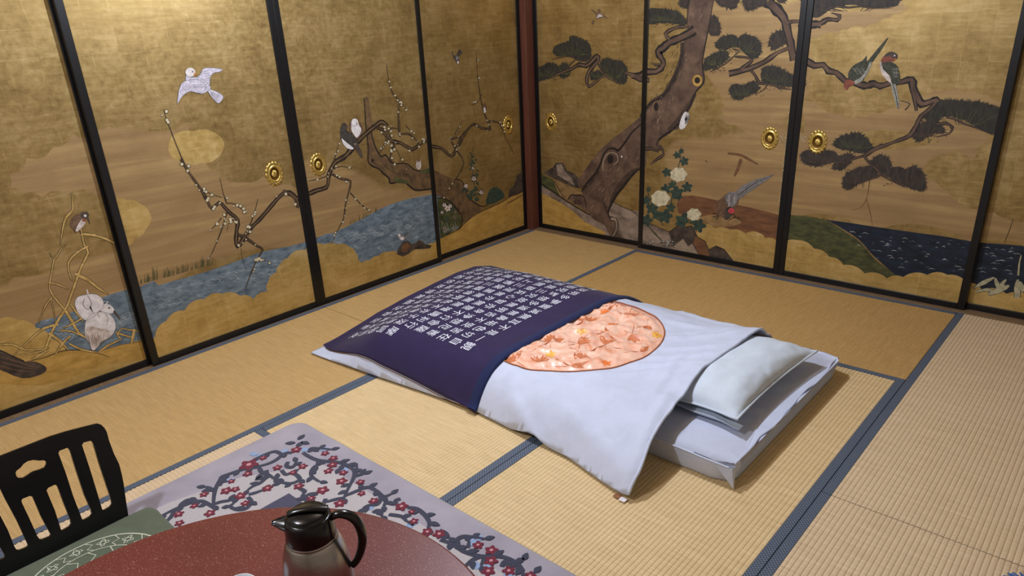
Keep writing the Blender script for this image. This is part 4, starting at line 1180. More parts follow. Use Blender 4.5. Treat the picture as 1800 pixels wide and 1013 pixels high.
m_.using('F').poly([(60, 740), (215, 678), (300, 640), (400, 590), (480, 545), (560, 512), (640, 490), (740, 470), (800, 465), (800, 720), (740, 730), (640, 750), (560, 790), (420, 830), (360, 800), (100, 760)], 'stream', 2.0)
m_.using('C').poly([(160, 572), (230, 545), (320, 520), (420, 470), (520, 430), (640, 400), (720, 390), (720, 640), (640, 650), (560, 665), (480, 720), (360, 700), (260, 700), (200, 640)], 'stream', 2.0)
rnd = random.Random(21)
for (cr, x0, x1, f0) in (('D', 290, 1060, lambda x: 690 - 0.28 * (x - 290)), ('F', 240, 720, lambda x: 715 - 0.36 * (x - 240)), ('C', 250, 640, lambda x: 600 - 0.25 * (x - 250))):
    m_.using(cr)
    for i in range(60):
        x = rnd.uniform(x0, x1); y = f0(x) + rnd.uniform(-10, 75) * (1.0 if cr != 'C' else 0.8)
        L = rnd.uniform(10, 34); m_.stroke([(x - L, y + L * 0.3), (x - L * 0.3, y - 5), (x + L * 0.3, y + 3), (x + L, y - L * 0.35)], [0.3, 1.7, 0.3], 'foam', 2.3, 2)
m_.build()
m_ = Motif('painted_cloud', 'D', 'L', 'gold cloud along the foot of the door')
m_.poly([(300, 960), (345, 880), (400, 800), (490, 748), (590, 692), (680, 666), (765, 676), (832, 692), (900, 655), (905, 605), (945, 560), (965, 520), (1000, 490), (1085, 448), (1180, 420), (1320, 640), (1150, 760), (340, 1060)], 'cloud', 3, bulge=0.16)
m_.using('F').poly([(60, 800), (120, 745), (205, 722), (265, 722), (330, 735), (362, 765), (372, 802), (392, 818), (435, 803), (480, 780), (530, 760), (585, 768), (640, 742), (700, 745), (790, 715), (790, 830), (205, 1040)], 'cloud', 3, bulge=0.14)
m_.using('C').poly([(-600, 740), (-420, 660), (-280, 610), (-120, 560), (0, 547), (80, 552), (165, 588), (240, 640), (300, 690), (200, 740), (60, 730), (-120, 700), (-600, 900)], 'cloud', 3, bulge=0.13)
m_.using('C').poly([(-600, 1060), (-250, 930), (-100, 870), (60, 840), (195, 832), (215, 790), (330, 752), (470, 740), (600, 700), (700, 700), (700, 800), (-100, 1060), (-600, 1320)], 'cloud', 3.2, bulge=0.1)
m_.build()
# bank, old stump and reeds with the two herons
m_ = Motif('painted_bank', 'C', 'L', 'brown river bank')
m_.poly([(-600, 880), (-100, 690), (60, 722), (130, 742), (200, 725), (280, 697), (360, 690), (430, 700), (560, 665), (690, 640), (700, 720), (480, 760), (200, 850), (-100, 860), (-600, 1080)], 'bank_gold', 3.4)
m_.stroke([(120, 742), (200, 725), (280, 695), (360, 690), (430, 700), (500, 722)], [2, 4, 4, 2], 'ink', 3.8)
m_.stroke([(430, 705), (540, 668), (690, 645)], 2.5, 'earth_red', 3.8)
m_.poly([(-60, 680), (0, 690), (60, 718), (110, 742), (160, 742), (212, 770), (190, 800), (100, 818), (0, 780), (-60, 770)], 'rock_dark', 4)
for i in range(7): m_.stroke([(-20, 700 + i * 12), (70, 730 + i * 10), (150, 760 + i * 6)], [1, 3, 1], 'earth_red' if i % 2 else 'ink', 4.3)
m_.stroke([(0, 690), (60, 718), (110, 740)], 5, 'ink', 4.4)
m_.using('F').poly([(770, 700), (800, 690), (880, 650), (920, 612), (960, 580), (1010, 552), (1060, 530), (1110, 505), (1150, 480), (1260, 425), (1260, 700), (780, 820)], 'bank_gold', 3.5)
m_.using('F').stroke([(790, 692), (880, 650), (920, 612), (960, 580), (1010, 552), (1060, 530), (1110, 505), (1150, 480), (1230, 438)], 3, 'ink', 3.8)
m_.using('F').stroke([(1110, 530), (1160, 500), (1230, 460)], [1, 8, 2], 'earth_red', 3.7)
rn = random.Random(8)
for i in range(70):
    x = rn.uniform(270, 640); y = 610 - 0.27 * (x - 270); h = rn.uniform(10, 42) * (1.6 if abs(x - 360) < 30 or abs(x - 570) < 20 else 1)
    m_.using('D').stroke([(x, y + 8), (x + rn.uniform(-3, 3), y - h * 0.5), (x + rn.uniform(-8, 8), y - h)], [3, 2, 0.6], 'moss', 2.8, 1)
for i in range(26):
    x = rn.uniform(330, 470); y = 620 - 0.5 * (x - 330); h = rn.uniform(10, 30)
    m_.using('F').stroke([(x, y + 6), (x + rn.uniform(-6, 6), y - h)], [2.4, 0.6], 'moss', 2.8, 1)
m_.build()
m_ = Motif('painted_reed', 'C', 'L', 'withered reed stalks')
for pts, w in (([(325, -30), (333, 45), (300, 85), (285, 140), (275, 210)], [2, 10, 12, 8, 1]), ([(365, 120), (375, 170), (385, 210), (402, 245), (370, 310), (345, 380), (320, 450), (305, 490), (270, 545), (235, 610), (205, 690)], [5, 9, 12, 12, 12, 14, 12]),
               ([(368, 160), (430, 165), (490, 185), (548, 218), (600, 260)], [14, 15, 12, 8, 4]), ([(402, 215), (350, 245), (312, 290), (318, 345), (332, 378)], [12, 12, 10, 7, 2]), ([(342, 342), (400, 368), (450, 408), (497, 437)], [18, 18, 12, 2]),
               ([(290, 215), (262, 255), (245, 280), (235, 340), (225, 410), (265, 470), (300, 510)], [2, 5, 7, 7, 7, 9, 9]), ([(222, 380), (270, 392), (312, 412)], [9, 9, 2]), ([(236, 450), (205, 490), (175, 572)], [8, 6, 2]), ([(232, 455), (250, 540), (255, 580)], [4, 2]),
               ([(298, 508), (330, 560), (360, 612), (418, 645)], [16, 16, 12, 2]), ([(265, 572), (200, 590), (140, 640), (70, 705)], [16, 14, 10, 3]), ([(-20, 665), (60, 665), (120, 690), (225, 680)], [8, 11, 11, 6]), ([(222, 612), (270, 645), (312, 690)], [15, 15, 4]),
               ([(320, 625), (285, 660), (250, 712)], [11, 13, 4]), ([(445, 702), (490, 670), (552, 640)], [8, 14, 6]), ([(528, 608), (560, 620), (600, 632)], [10, 10, 6]), ([(560, 592), (612, 600), (660, 606)], [6, 9, 2]), ([(612, 594), (606, 630), (598, 662)], [16, 16, 10]),
               ([(552, 640), (535, 615), (558, 590)], [6, 8, 5]), ([(372, 545), (330, 570), (285, 590)], [10, 10, 3]), ([(322, 480), (350, 520), (380, 560)], [8, 10, 3]), ([(205, 690), (140, 705), (60, 712)], [8, 8, 3]), ([(315, 660), (380, 690), (450, 700)], [10, 11, 4]),
               ([(270, 600), (330, 605), (400, 640)], [8, 9, 3]), ([(220, 690), (180, 712), (140, 735)], [12, 14, 6]), ([(240, 270), (225, 245)], [3, 1]), ([(258, 265), (275, 232), (305, 205)], [4, 3, 1])):
    m_.stroke(pts, [v * 0.75 + 3.5 for v in w], 'ink', 5, 2); m_.stroke(pts, [v * 0.75 for v in w], 'reed', 5.5, 2)
m_.build()
m_ = Motif('painted_heron', 'C', 'L', 'two white herons standing back to back')
back = [(340, 475), (350, 450), (380, 438), (430, 433), (462, 450), (473, 480), (455, 512), (400, 552), (375, 545), (350, 510)]
front = [(385, 595), (390, 560), (410, 532), (445, 516), (490, 520), (520, 550), (527, 590), (502, 630), (465, 650), (440, 682), (420, 690), (408, 660), (390, 632)]
for body in (back, front): m_.poly(body, 'white_paint', 7.0 if body is back else 7.6)
m_.poly([(385, 600), (410, 580), (450, 590), (500, 600), (502, 630), (465, 650), (440, 682), (420, 690), (408, 660), (390, 632)], 'white_wash', 7.8)
m_.poly([(452, 505), (465, 488), (480, 478), (505, 485), (520, 505), (512, 522), (480, 520)], 'white_paint', 8)
m_.poly([(515, 515), (520, 506), (552, 548), (545, 550)], 'rock_dark', 8.2, 0)
m_.stroke([(470, 468), (492, 470), (480, 480)], [1, 4, 4], 'white_paint', 8.1); m_.disc((497, 497), 4, 'ink', 8.4)
m_.stroke([(395, 410), (403, 440), (412, 470), (408, 495), (420, 518)], [2, 9, 12, 10, 2], 'white_paint', 7.4)
m_.stroke([(398, 440), (415, 470), (410, 500), (392, 500), (378, 480), (385, 455)], 2.5, 'brown_feather', 7.5)
m_.stroke([(410, 490), (424, 520)], [8, 1], 'ink', 7.5)
m_.stroke([(478, 520), (492, 545), (485, 575)], 2, 'brown_feather', 8.2); m_.stroke([(455, 505), (445, 525), (455, 540)], 2, 'brown_feather', 8.2)
for body in (back, front): m_.stroke(catmull(body + [body[0]], 3), 1.6, 'grey_feather', 8.3, 1)
for i in range(10): m_.stroke([(392 + i * 9, 610 + (i % 3) * 12), (400 + i * 8, 640 + (i % 2) * 10), (410 + i * 6, 662 + (i % 3) * 6)], [1, 2.5, 1], 'brown_feather', 8.1)
m_.build()
m_ = Motif('painted_kingfisher', 'C', 'L', 'dark kingfisher perched on a reed')
m_.poly([(320, 110), (330, 85), (352, 70), (378, 72), (385, 95), (375, 122), (352, 146), (346, 156), (335, 142), (322, 128)], 'brown_feather', 7)
m_.poly([(365, 100), (384, 85), (388, 110), (372, 132), (352, 148), (345, 140)], 'white_wash', 7.3)
m_.disc((383, 74), 17, 'rock_dark', 7.5); m_.poly([(392, 84), (400, 74), (412, 118)], 'rock_dark', 7.6, 0); m_.stroke([(380, 62), (398, 60), (406, 80)], [4, 4, 1], 'rock_dark', 7.5)
m_.disc((388, 76), 6, 'white_paint', 7.7); m_.disc((382, 96), 8, 'rust', 7.6); m_.stroke([(362, 145), (370, 158)], 3, 'ink', 7.4)
m_.build()
m_ = Motif('painted_dove', 'B', 'L', 'white dove in flight looking back')
lw = [(722, 448), (697, 460), (681, 490), (673, 530), (669, 577), (690, 545), (712, 522), (745, 508), (795, 518), (832, 485), (790, 445)]
rw = [(778, 437), (798, 412), (812, 384), (850, 377), (917, 385), (905, 400), (872, 406), (852, 430), (846, 482), (818, 482)]
tail = [(830, 494), (860, 500), (895, 514), (924, 536), (915, 560), (895, 575), (870, 552), (850, 525)]
for w_, ly in ((tail, 7), (rw, 7.3), ([(716, 420), (745, 430), (792, 432), (842, 470), (852, 496), (800, 522), (740, 492), (718, 460)], 7.6), (lw, 7.9)):
    m_.poly(w_, 'dove_white', ly); m_.stroke(catmull(w_ + [w_[0]], 3), 2.5, 'grey_feather', ly + 0.15, 1)
m_.poly(oval(741, 402, 27, 25), 'white_paint', 8.2)
for i in range(9): m_.stroke([(722 + i * 11, 470 + (i % 3) * 4), (695 + i * 13 - (9 - i) * 1.2, 512 - i * 1.5)], 2, 'grey_feather', 8.1, 1)
for i in range(6): m_.stroke([(812 + i * 4, 400 + i * 12), (845 + i * 3, 392 + i * 13)], 2, 'grey_feather', 8.1, 1)
for i in range(5): m_.stroke([(850 + i * 2, 505 + i * 5), (905 - i * 3, 535 + i * 9)], 2, 'grey_feather', 7.3, 1)
for i in range(20): m_.stroke([(735 + (i % 5) * 20, 440 + (i // 5) * 14), (742 + (i % 5) * 20, 446 + (i // 5) * 14), (750 + (i % 5) * 20, 441 + (i // 5) * 14)], 2, 'grey_feather', 8.15, 1)
m_.poly([(758, 405), (775, 412), (762, 420)], 'orange_paint', 8.5, 0); m_.disc((754, 399), 4, 'ink', 8.6)
m_.build()
# plum tree: twig, branch and old trunk across three doors
m_ = Motif('painted_plum_branch', 'B', 'L', 'blossoming plum twigs')
def tw(cr, pts, w, n=0, r=6, sp=7, seed=1):
    m_.using(cr).branch(pts, w, core=0.38)
    if n: blossoms(m_, pts, n, r, sp, seed)
tw('B', [(593, 612), (612, 670), (640, 745), (690, 870), (740, 970), (775, 1020)], [2, 5, 9, 13], 9, 10, 16, 3)
tw('D', [(470, 0), (500, 50), (545, 110), (580, 165), (605, 210), (624, 243), (662, 214), (686, 235), (720, 270), (754, 300), (748, 350), (746, 415), (760, 430)], [9, 12, 15, 17, 18, 20, 22], 12, 8, 14, 4)
tw('D', [(760, 430), (778, 398), (815, 342), (860, 300), (920, 230), (985, 163), (1032, 182), (1052, 215), (1047, 240)], [22, 20, 19, 20, 20, 14], 5, 8, 14, 5)
tw('D', [(755, 372), (800, 395), (850, 430), (877, 447), (852, 490), (820, 560), (788, 650)], [13, 12, 10, 8, 6, 3], 12, 8, 13, 6)
tw('D', [(700, 262), (680, 330), (650, 410), (615, 487)], [9, 7, 5, 2], 10, 8, 12, 7); tw('D', [(700, 222), (682, 170), (665, 92)], [7, 5, 2], 2, 6, 8, 8); tw('D', [(790, 372), (820, 310), (840, 250), (853, 193)], [8, 6, 4, 2], 6, 6, 8, 9)
tw('D', [(700, 218), (742, 222), (797, 270)], [7, 5, 2], 9, 8, 12, 10); tw('D', [(583, 150), (622, 172), (677, 190)], [6, 4, 2], 7, 8, 10, 11); tw('D', [(672, 290), (650, 320), (622, 346)], [6, 4, 2], 6, 8, 12, 12)
tw('D', [(850, 492), (880, 500), (920, 512)], [5, 3, 2], 7, 7, 9, 13); tw('D', [(770, 440), (775, 490), (800, 560)], [3, 2, 1]); tw('D', [(748, 310), (715, 300), (700, 355)], [5, 4, 2], 8, 8, 12, 14); tw('D', [(800, 330), (810, 370), (790, 410)], [5, 4, 2], 8, 8, 14, 15)
tw('F', [(-10, 450), (20, 463), (50, 488), (65, 530)], [16, 18, 14, 4]); tw('F', [(60, 490), (120, 466), (165, 447), (213, 432), (222, 400), (226, 368), (242, 328), (262, 300), (300, 280), (330, 250), (348, 228), (380, 190), (430, 145), (460, 122), (490, 100), (512, 110), (520, 125)], [20, 22, 24, 26, 24, 24, 22], 8, 7, 14, 16)
tw('F', [(242, 365), (290, 390), (336, 400), (325, 460), (310, 520), (300, 590), (270, 650), (238, 722)], [12, 12, 12, 10, 8, 6, 3], 18, 6, 11, 17); tw('F', [(334, 460), (390, 520), (440, 557)], [7, 5, 2], 8, 6, 9, 18); tw('F', [(226, 370), (180, 388), (122, 400)], [8, 6, 2], 6, 6, 12, 19)
tw('F', [(250, 300), (262, 260), (280, 195)], [6, 4, 2], 5, 5, 6, 20); tw('F', [(245, 340), (290, 325), (345, 338)], [6, 4, 2], 7, 6, 9, 21)
tw('F', [(470, 128), (520, 150), (540, 195), (590, 206), (650, 240), (682, 215), (722, 195)], [16, 18, 18, 17, 16, 14], 10, 6, 14, 22)
tw('F', [(740, 222), (800, 235), (850, 277), (870, 240), (890, 200), (930, 140), (965, 110), (1000, 130), (1050, 137)], [15, 16, 16, 14, 13, 12], 8, 5, 12, 23)
tw('E', [(1385, 822), (1350, 740), (1322, 640), (1300, 480), (1290, 315)], [14, 12, 9, 5, 2], 9, 6, 10, 24); tw('E', [(1365, 775), (1440, 782), (1480, 880), (1535, 985)], [10, 9, 5, 2], 8, 7, 14, 25); tw('E', [(1325, 600), (1300, 650), (1260, 668)], [5, 4, 2], 5, 6, 12, 26)
tw('F', [(848, 200), (880, 250), (912, 310), (872, 390), (818, 478)], [9, 9, 8, 6, 2], 6, 5, 10, 27); tw('F', [(840, 192), (870, 180), (908, 180), (890, 222)], [10, 10, 8, 5], 5, 6, 10, 28); tw('F', [(865, 165), (890, 120), (905, 90)], [5, 4, 2], 5, 5, 6, 29)
tw('E', [(805, 870), (796, 740), (800, 635), (772, 610), (740, 540), (720, 400)], [15, 13, 11, 8, 6, 2], 8, 6, 10, 30); tw('E', [(800, 640), (830, 670), (855, 712)], [6, 4, 1], 10, 7, 12, 31); tw('E', [(800, 855), (850, 850), (890, 870), (930, 920)], [12, 12, 10, 4], 6, 6, 14, 32); tw('E', [(845, 800), (870, 830), (890, 860)], [5, 4, 2], 6, 6, 12, 33)
tw('F', [(520, 200), (528, 150), (545, 130), (575, 135)], [9, 8, 6, 3], 5, 6, 12, 34); tw('F', [(560, 215), (545, 250), (535, 290), (560, 310)], [12, 12, 10, 6], 9, 7, 14, 35); tw('F', [(570, 240), (600, 300), (640, 350)], [5, 3, 1], 4, 5, 10, 36)
tw('F', [(490, 150), (520, 180), (500, 230), (480, 260)], [10, 10, 9, 5], 8, 6, 12, 37)
m_.build()
m_ = Motif('painted_plum_trunk', 'F', 'L', 'gnarled old plum trunk')
m_.poly([(404, -20), (410, 60), (413, 120), (420, 180), (426, 240), (424, 292), (440, 320), (482, 340), (502, 362), (530, 385), (540, 412), (600, 400), (640, 430), (672, 447), (745, 440), (775, 470), (812, 490), (852, 510), (872, 540), (896, 570), (907, 612), (960, 580), (1005, 548), (975, 515), (930, 475), (912, 425), (880, 392), (850, 385), (800, 365), (760, 345), (700, 345), (660, 340), (620, 312), (560, 310), (535, 298), (515, 268), (490, 275), (468, 240), (452, 200), (442, 150), (447, 110), (437, 60), (428, -20)], 'plum_bark', 4.2, 2)
lo_edge = [(404, -20), (410, 60), (413, 120), (420, 180), (426, 240), (424, 292), (440, 320), (482, 340), (502, 362), (530, 385), (540, 412), (600, 400), (640, 430), (672, 447), (745, 440)]
m_.stroke(lo_edge, [5, 6, 7, 8, 9, 8], 'ink', 4.6); m_.stroke([(775, 488), (812, 490), (852, 512), (872, 540), (896, 570), (905, 612), (880, 650)], [5, 8, 8, 5], 'ink', 4.6)
m_.stroke([(447, 110), (442, 150), (452, 200), (468, 240), (490, 275), (515, 268), (535, 298), (560, 312), (620, 312), (660, 342), (700, 352), (745, 342)], [5, 8, 8, 6, 6], 'ink', 4.6); m_.stroke([(865, 390), (900, 400), (920, 440), (930, 478), (975, 515), (1010, 530), (1040, 515)], [4, 6, 6, 4], 'ink', 4.6)
rn = random.Random(13)
for i in range(46):
    t = rn.random(); x = 430 + 470 * t; y = 270 + 230 * t + rn.uniform(-40, 50) * (0.5 + t * 0.4) + 20
    L = rn.uniform(8, 26); m_.stroke([(x, y), (x + L * 0.7, y + L * 0.5), (x + L * 1.2, y + L * 1.1)], [1, 2.5, 1], 'ink' if i % 3 else 'moss', 4.8, 2)
m_.poly([(690, 348), (740, 335), (748, 356), (705, 362)], 'moss', 4.9); m_.poly([(560, 380), (600, 390), (640, 410), (600, 412), (560, 404)], 'moss', 4.9)
m_.poly(oval(447, 296, 7, 9), 'ink', 4.9)
m_.build()
m_ = Motif('painted_bird', 'E', 'L', 'grey and white birds perched side by side')
m_.poly([(480, 810), (486, 785), (500, 765), (540, 768), (566, 800), (572, 832), (556, 862), (532, 885), (505, 855), (486, 832)], 'brown_feather', 6.6)
m_.poly([(497, 800), (498, 770), (512, 755), (530, 758), (540, 775), (545, 795), (560, 822), (552, 852), (530, 876), (510, 852), (497, 826)], 'white_paint', 6.9)
m_.stroke([(500, 790), (510, 802), (525, 800)], 2, 'grey_feather', 7.1); m_.disc((529, 780), 3, 'ink', 7.2); m_.poly([(528, 785), (536, 785), (530, 798)], 'ink', 7.1, 0)
m_.poly([(428, 810), (425, 850), (430, 888), (450, 918), (482, 945), (512, 940), (556, 1000), (569, 992), (545, 930), (522, 880), (495, 845), (468, 832), (472, 805), (462, 790), (445, 788)], 'grey_feather', 7.2); m_.pr[-1] = m_.pr[-1][:2] + ('slate_feather',) + m_.pr[-1][3:]
m_.poly([(434, 880), (445, 915), (475, 946), (512, 948), (490, 925), (455, 898)], 'white_paint', 7.4); m_.disc((450, 803), 21, 'rock_dark', 7.5)
m_.poly([(505, 930), (560, 1000), (570, 990), (530, 915)], 'rock_dark', 7.5, 0)
m_.using('F').poly([(668, 330), (668, 312), (678, 290), (690, 292), (694, 325), (682, 343)], 'white_wash', 7); m_.using('F').disc((682, 296), 9, 'brown_feather', 7.3)
m_.using('F').poly([(576, 690), (574, 678), (586, 668), (600, 674), (618, 678), (652, 654), (622, 688), (606, 700), (588, 702)], 'grey_feather', 7); m_.using('F').poly([(586, 685), (606, 686), (606, 698), (590, 700)], 'white_paint', 7.2); m_.using('F').disc((583, 676), 8, 'white_paint', 7.3)
m_.using('F').poly([(570, 772), (580, 740), (600, 710), (625, 703), (645, 722), (665, 716), (682, 700), (700, 706), (716, 722), (748, 728), (740, 742), (700, 746), (660, 748), (630, 772), (600, 785)], 'rock_dark', 5, 0)
m_.using('F').poly([(600, 730), (622, 712), (640, 730), (620, 760), (596, 760)], 'earth_red', 5.2, 0)
m_.using('E').poly([(1133, 318), (1140, 355), (1155, 378), (1166, 402), (1184, 404), (1183, 382), (1178, 362), (1206, 335), (1196, 322), (1186, 310), (1174, 332), (1162, 352), (1150, 352)], 'rock_dark', 7, 1); m_.using('E').disc((1175, 397), 8, 'white_paint', 7.2); m_.using('E').poly([(1166, 356), (1178, 360), (1172, 384), (1160, 376)], 'grey_feather', 7.2)
m_.using('E').poly([(1332, 700), (1334, 672), (1345, 658), (1356, 680), (1356, 706), (1346, 724)], 'brown_feather', 7); m_.using('E').poly([(1338, 690), (1348, 684), (1350, 712), (1342, 720)], 'white_paint', 7.2)
m_.build()
m_ = Motif('painted_flowers', 'F', 'L', 'white flowers and green leaves under the trunk')
def sleaf(x, y, an, L, wd, mat='leaf_green', ly=5):
    c, s_ = math.cos(an), math.sin(an); pts = [(0, 0), (L * 0.3, wd), (L * 0.65, wd * 0.8), (L, 0), (L * 0.65, -wd * 0.8), (L * 0.3, -wd)]
    m_.poly([(x + a * c - b * s_, y + a * s_ + b * c) for a, b in pts], mat, ly, 2); m_.stroke([(x, y), (x + L * 0.9 * c, y + L * 0.9 * s_)], 1.3, 'moss', ly + 0.4, 1)
m_.poly([(778, 495), (812, 495), (850, 515), (872, 545), (892, 578), (900, 615), (860, 650), (800, 690), (790, 640)], 'moss', 4.0)
rn = random.Random(77)
for i in range(26): sleaf(rn.uniform(790, 880), rn.uniform(530, 660) , rn.uniform(0, 6.28), rn.uniform(16, 30), rn.uniform(4, 7), 'leaf_green' if i % 3 else 'bank_grey', 4.6)
for p, r in (((828, 540), 17), ((812, 522), 11), ((842, 528), 11), ((800, 560), 8)): flower(m_, p, r, 6, 'white_wash', 0.3)
for i in range(9): m_.stroke([(795 + i * 10, 600 + (i * 37) % 50), (802 + i * 10, 615 + (i * 37) % 40), (798 + i * 10, 630 + (i * 37) % 40)], [1, 2.5, 1], 'foam', 5.5)
m_.stroke([(985, 505), (968, 440), (958, 360), (950, 290), (958, 240)], [4, 4, 3, 2], 'leaf_green', 4.8)
for i in range(24):
    t = rn.random(); sleaf(985 - 35 * t + rn.uniform(-12, 12), 505 - 260 * t, rn.uniform(0, 6.28), rn.uniform(14, 30) * (1.15 - 0.6 * t), rn.uniform(4, 8) * (1.15 - 0.6 * t))
for i in range(8): sleaf(935 + rn.uniform(-20, 25), 455 + rn.uniform(-25, 30), rn.uniform(0, 6.28), rn.uniform(16, 30), 7)
m_.poly([(1025, 515), (1030, 480), (1045, 445), (1075, 432), (1105, 450), (1118, 480), (1090, 500), (1060, 515)], 'leaf_green', 5); m_.stroke([(1040, 515), (1065, 475), (1078, 440)], 1.5, 'moss', 5.4)
for k in range(4): m_.stroke([(1045 + k * 7, 505 - k * 18), (1075 + k * 8, 498 - k * 14)], 1.2, 'moss', 5.5, 1); m_.stroke([(1045 + k * 7, 505 - k * 18), (1035 + k * 6, 485 - k * 14)], 1.2, 'moss', 5.5, 1)
for p, r in (((962, 388), 13), ((922, 425), 11), ((1000, 457), 12), ((957, 335), 8)): flower(m_, p, r, 6.4, 'white_wash', 0.7)
m_.poly([(1138, 482), (1145, 440), (1168, 425), (1180, 375), (1196, 362), (1212, 350), (1240, 335), (1240, 440), (1185, 470)], 'rock_dark', 4.4, 0)
m_.build()

# ---------------------------------------------------------------- right wall
m_ = Motif('painted_mist', 'I', 'R', 'brown mist between gold clouds')
m_.poly([(540, 30), (700, 60), (900, 40), (1020, 60), (1190, 60), (1190, 640), (1100, 700), (900, 1000), (780, 900), (720, 840), (640, 820), (650, 700), (590, 590), (540, 510), (500, 420)], 'ground', 1.1, 3, fade=0.03)
m_.using('J').poly([(280, 130), (560, 110), (760, 60), (1020, 60), (1020, 600), (700, 560), (420, 470), (300, 450), (240, 300)], 'ground', 1.2, 3, fade=0.05)
m_.using('K').poly([(150, -40), (770, -40), (775, 0), (832, 52), (770, 92), (700, 115), (625, 152), (545, 182), (430, 190), (370, 215), (262, 235), (195, 262), (120, 275)], 'ground', 1.2, bulge=-0.18)
m_.using('K').poly([(90, 600), (150, 622), (235, 642), (285, 690), (380, 722), (500, 742), (590, 712), (700, 690), (760, 640), (880, 605), (985, 572), (1115, 552), (1235, 572), (1320, 600), (1480, 640), (1480, 800), (1240, 1020), (90, 1020)], 'ground', 1.2, bulge=-0.17)
m_.using('L').poly([(60, 60), (1040, 60), (1090, 150), (960, 172), (860, 202), (760, 240), (742, 290), (800, 332), (868, 382), (905, 430), (1000, 474), (1090, 487), (1150, 515), (1240, 535), (1300, 540), (1300, 680), (980, 640), (480, 580), (60, 520)], 'ground', 1.4, bulge=-0.12)
m_.build()
m_ = Motif('painted_ground', 'J', 'R', 'earth and river banks')
m_.poly([(300, 470), (380, 447), (540, 478), (720, 517), (860, 550), (945, 575), (1010, 575), (1010, 760), (930, 740), (800, 700), (640, 660), (500, 640), (430, 600), (300, 560)], 'earth_red', 2, 2)
m_.poly([(430, 590), (520, 570), (640, 580), (700, 620), (620, 645), (500, 640)], 'bank_tan', 2.2)
m_.poly([(40, 560), (120, 630), (240, 680), (330, 760), (330, 800), (40, 790)], 'bank_grey', 3.2); m_.stroke([(0, 540), (70, 600), (150, 640), (240, 680)], 4, 'ink', 3.5); m_.stroke([(95, 630), (150, 690), (200, 745)], [3, 14, 3], 'moss', 3.4)
m_.using('H').poly([(60, 385), (110, 400), (150, 430), (210, 462), (255, 540), (300, 600), (60, 560)], 'moss', 2.4)
m_.using('H').poly([(210, 460), (260, 470), (330, 510), (400, 545), (430, 600), (300, 600), (250, 560)], 'bank_tan', 2.6); m_.using('H').stroke([(210, 462), (245, 520), (280, 580)], 6, 'ink', 2.9)
m_.using('H').poly([(140, 402), (180, 380), (205, 365), (222, 338), (270, 335), (300, 390), (350, 410), (385, 450), (392, 512), (330, 500), (250, 462), (180, 430)], 'rock_dark', 2.5, 0); m_.using('H').poly([(225, 350), (262, 345), (285, 395), (330, 440), (350, 490), (280, 450), (235, 420)], 'bank_grey', 2.7, 0)
m_.using('H').poly([(600, 600), (650, 625), (720, 655), (830, 700), (830, 900), (690, 880), (640, 780), (590, 700)], 'bank_grey', 3); m_.using('H').stroke([(600, 598), (660, 630), (730, 660), (820, 698)], 4, 'ink', 3.3)
m_.using('H').poly([(60, 440), (110, 480), (180, 525), (300, 605), (430, 682), (560, 750), (640, 800), (720, 880), (60, 800)], 'bank_grey', 3.6); m_.using('H').poly([(60, 540), (180, 570), (330, 660), (420, 740), (560, 830), (60, 790)], 'bank_gold', 3.8)
m_.using('H').stroke([(60, 430), (110, 468), (180, 520), (300, 600), (430, 680), (560, 745), (640, 790)], [7, 9, 9, 6], 'ink', 4.0)
m_.using('L').poly([(40, 492), (75, 500), (150, 508), (270, 530), (345, 572), (430, 632), (500, 720), (605, 802), (560, 830), (300, 740), (40, 660)], 'moss', 2.4); m_.using('L').stroke([(275, 535), (345, 575), (420, 625), (480, 690)], [2, 6, 2], 'bank_tan', 2.7)
rn = random.Random(3)
for i in range(60): x = rn.uniform(75, 270); m_.using('L').stroke([(x, 505 + (x - 75) * 0.13), (x + rn.uniform(-3, 3), 494 + (x - 75) * 0.13)], [2, 0.5], 'moss', 2.6, 1)
m_.build()
m_ = Motif('painted_water', 'L', 'R', 'dark blue water')
m_.poly([(255, 528), (340, 535), (480, 556), (700, 588), (830, 605), (980, 632), (1050, 640), (1300, 680), (1300, 880), (990, 880), (930, 850), (640, 850), (605, 802), (540, 745), (480, 690), (420, 628), (340, 572)], 'deep_water', 2.2)
for i in range(90):
    x = rn.uniform(380, 960); y = 600 + rn.uniform(-25, 150) + (x - 380) * 0.08
    if i > 60: x = rn.uniform(1010, 1230); y = rn.uniform(660, 800)
    if y < 575 + (x - 380) * 0.11 or (x < 640 and y > 585 + (x - 330) * 0.75): continue
    L = rn.uniform(4, 18); m_.stroke([(x - L, y), (x, y - 4), (x + L, y + 3)], [0.4, 2.4, 0.4], 'foam' if i % 3 else 'stream', 2.5, 2)
m_.build()
m_ = Motif('painted_cloud', 'L', 'R', 'gold cloud along the foot of the door')
m_.poly([(0, 640), (48, 640), (110, 625), (200, 668), (275, 708), (345, 748), (450, 790), (560, 815), (640, 808), (760, 797), (860, 797), (955, 835), (1030, 870), (1150, 890), (1300, 920), (1300, 1060), (0, 860)], 'cloud', 3, bulge=0.14)
m_.using('J').poly([(380, 720), (420, 680), (470, 630), (530, 658), (625, 668), (725, 690), (810, 685), (850, 720), (935, 742), (1010, 760), (1010, 980), (600, 930)], 'cloud', 3, bulge=0.14)
m_.build()
m_ = Motif('painted_pine_trunk', 'I', 'R', 'massive leaning pine trunk')
T1 = [(450, -340), (402, -60), (388, 60), (380, 170), (395, 215), (360, 275), (348, 390), (312, 500), (280, 562), (222, 652), (140, 702), (60, 800), (-60, 900), (-200, 1010), (-330, 1180), (-370, 1250), (-330, 1300), (-200, 1250), (0, 1100), (120, 1030), (195, 1010), (188, 955), (280, 890), (340, 830), (400, 722), (440, 632), (492, 570), (497, 520), (485, 430), (502, 330), (527, 200), (545, 100), (575, -60), (640, -340)]
m_.poly(T1, 'pine_bark', 4.2, 2)
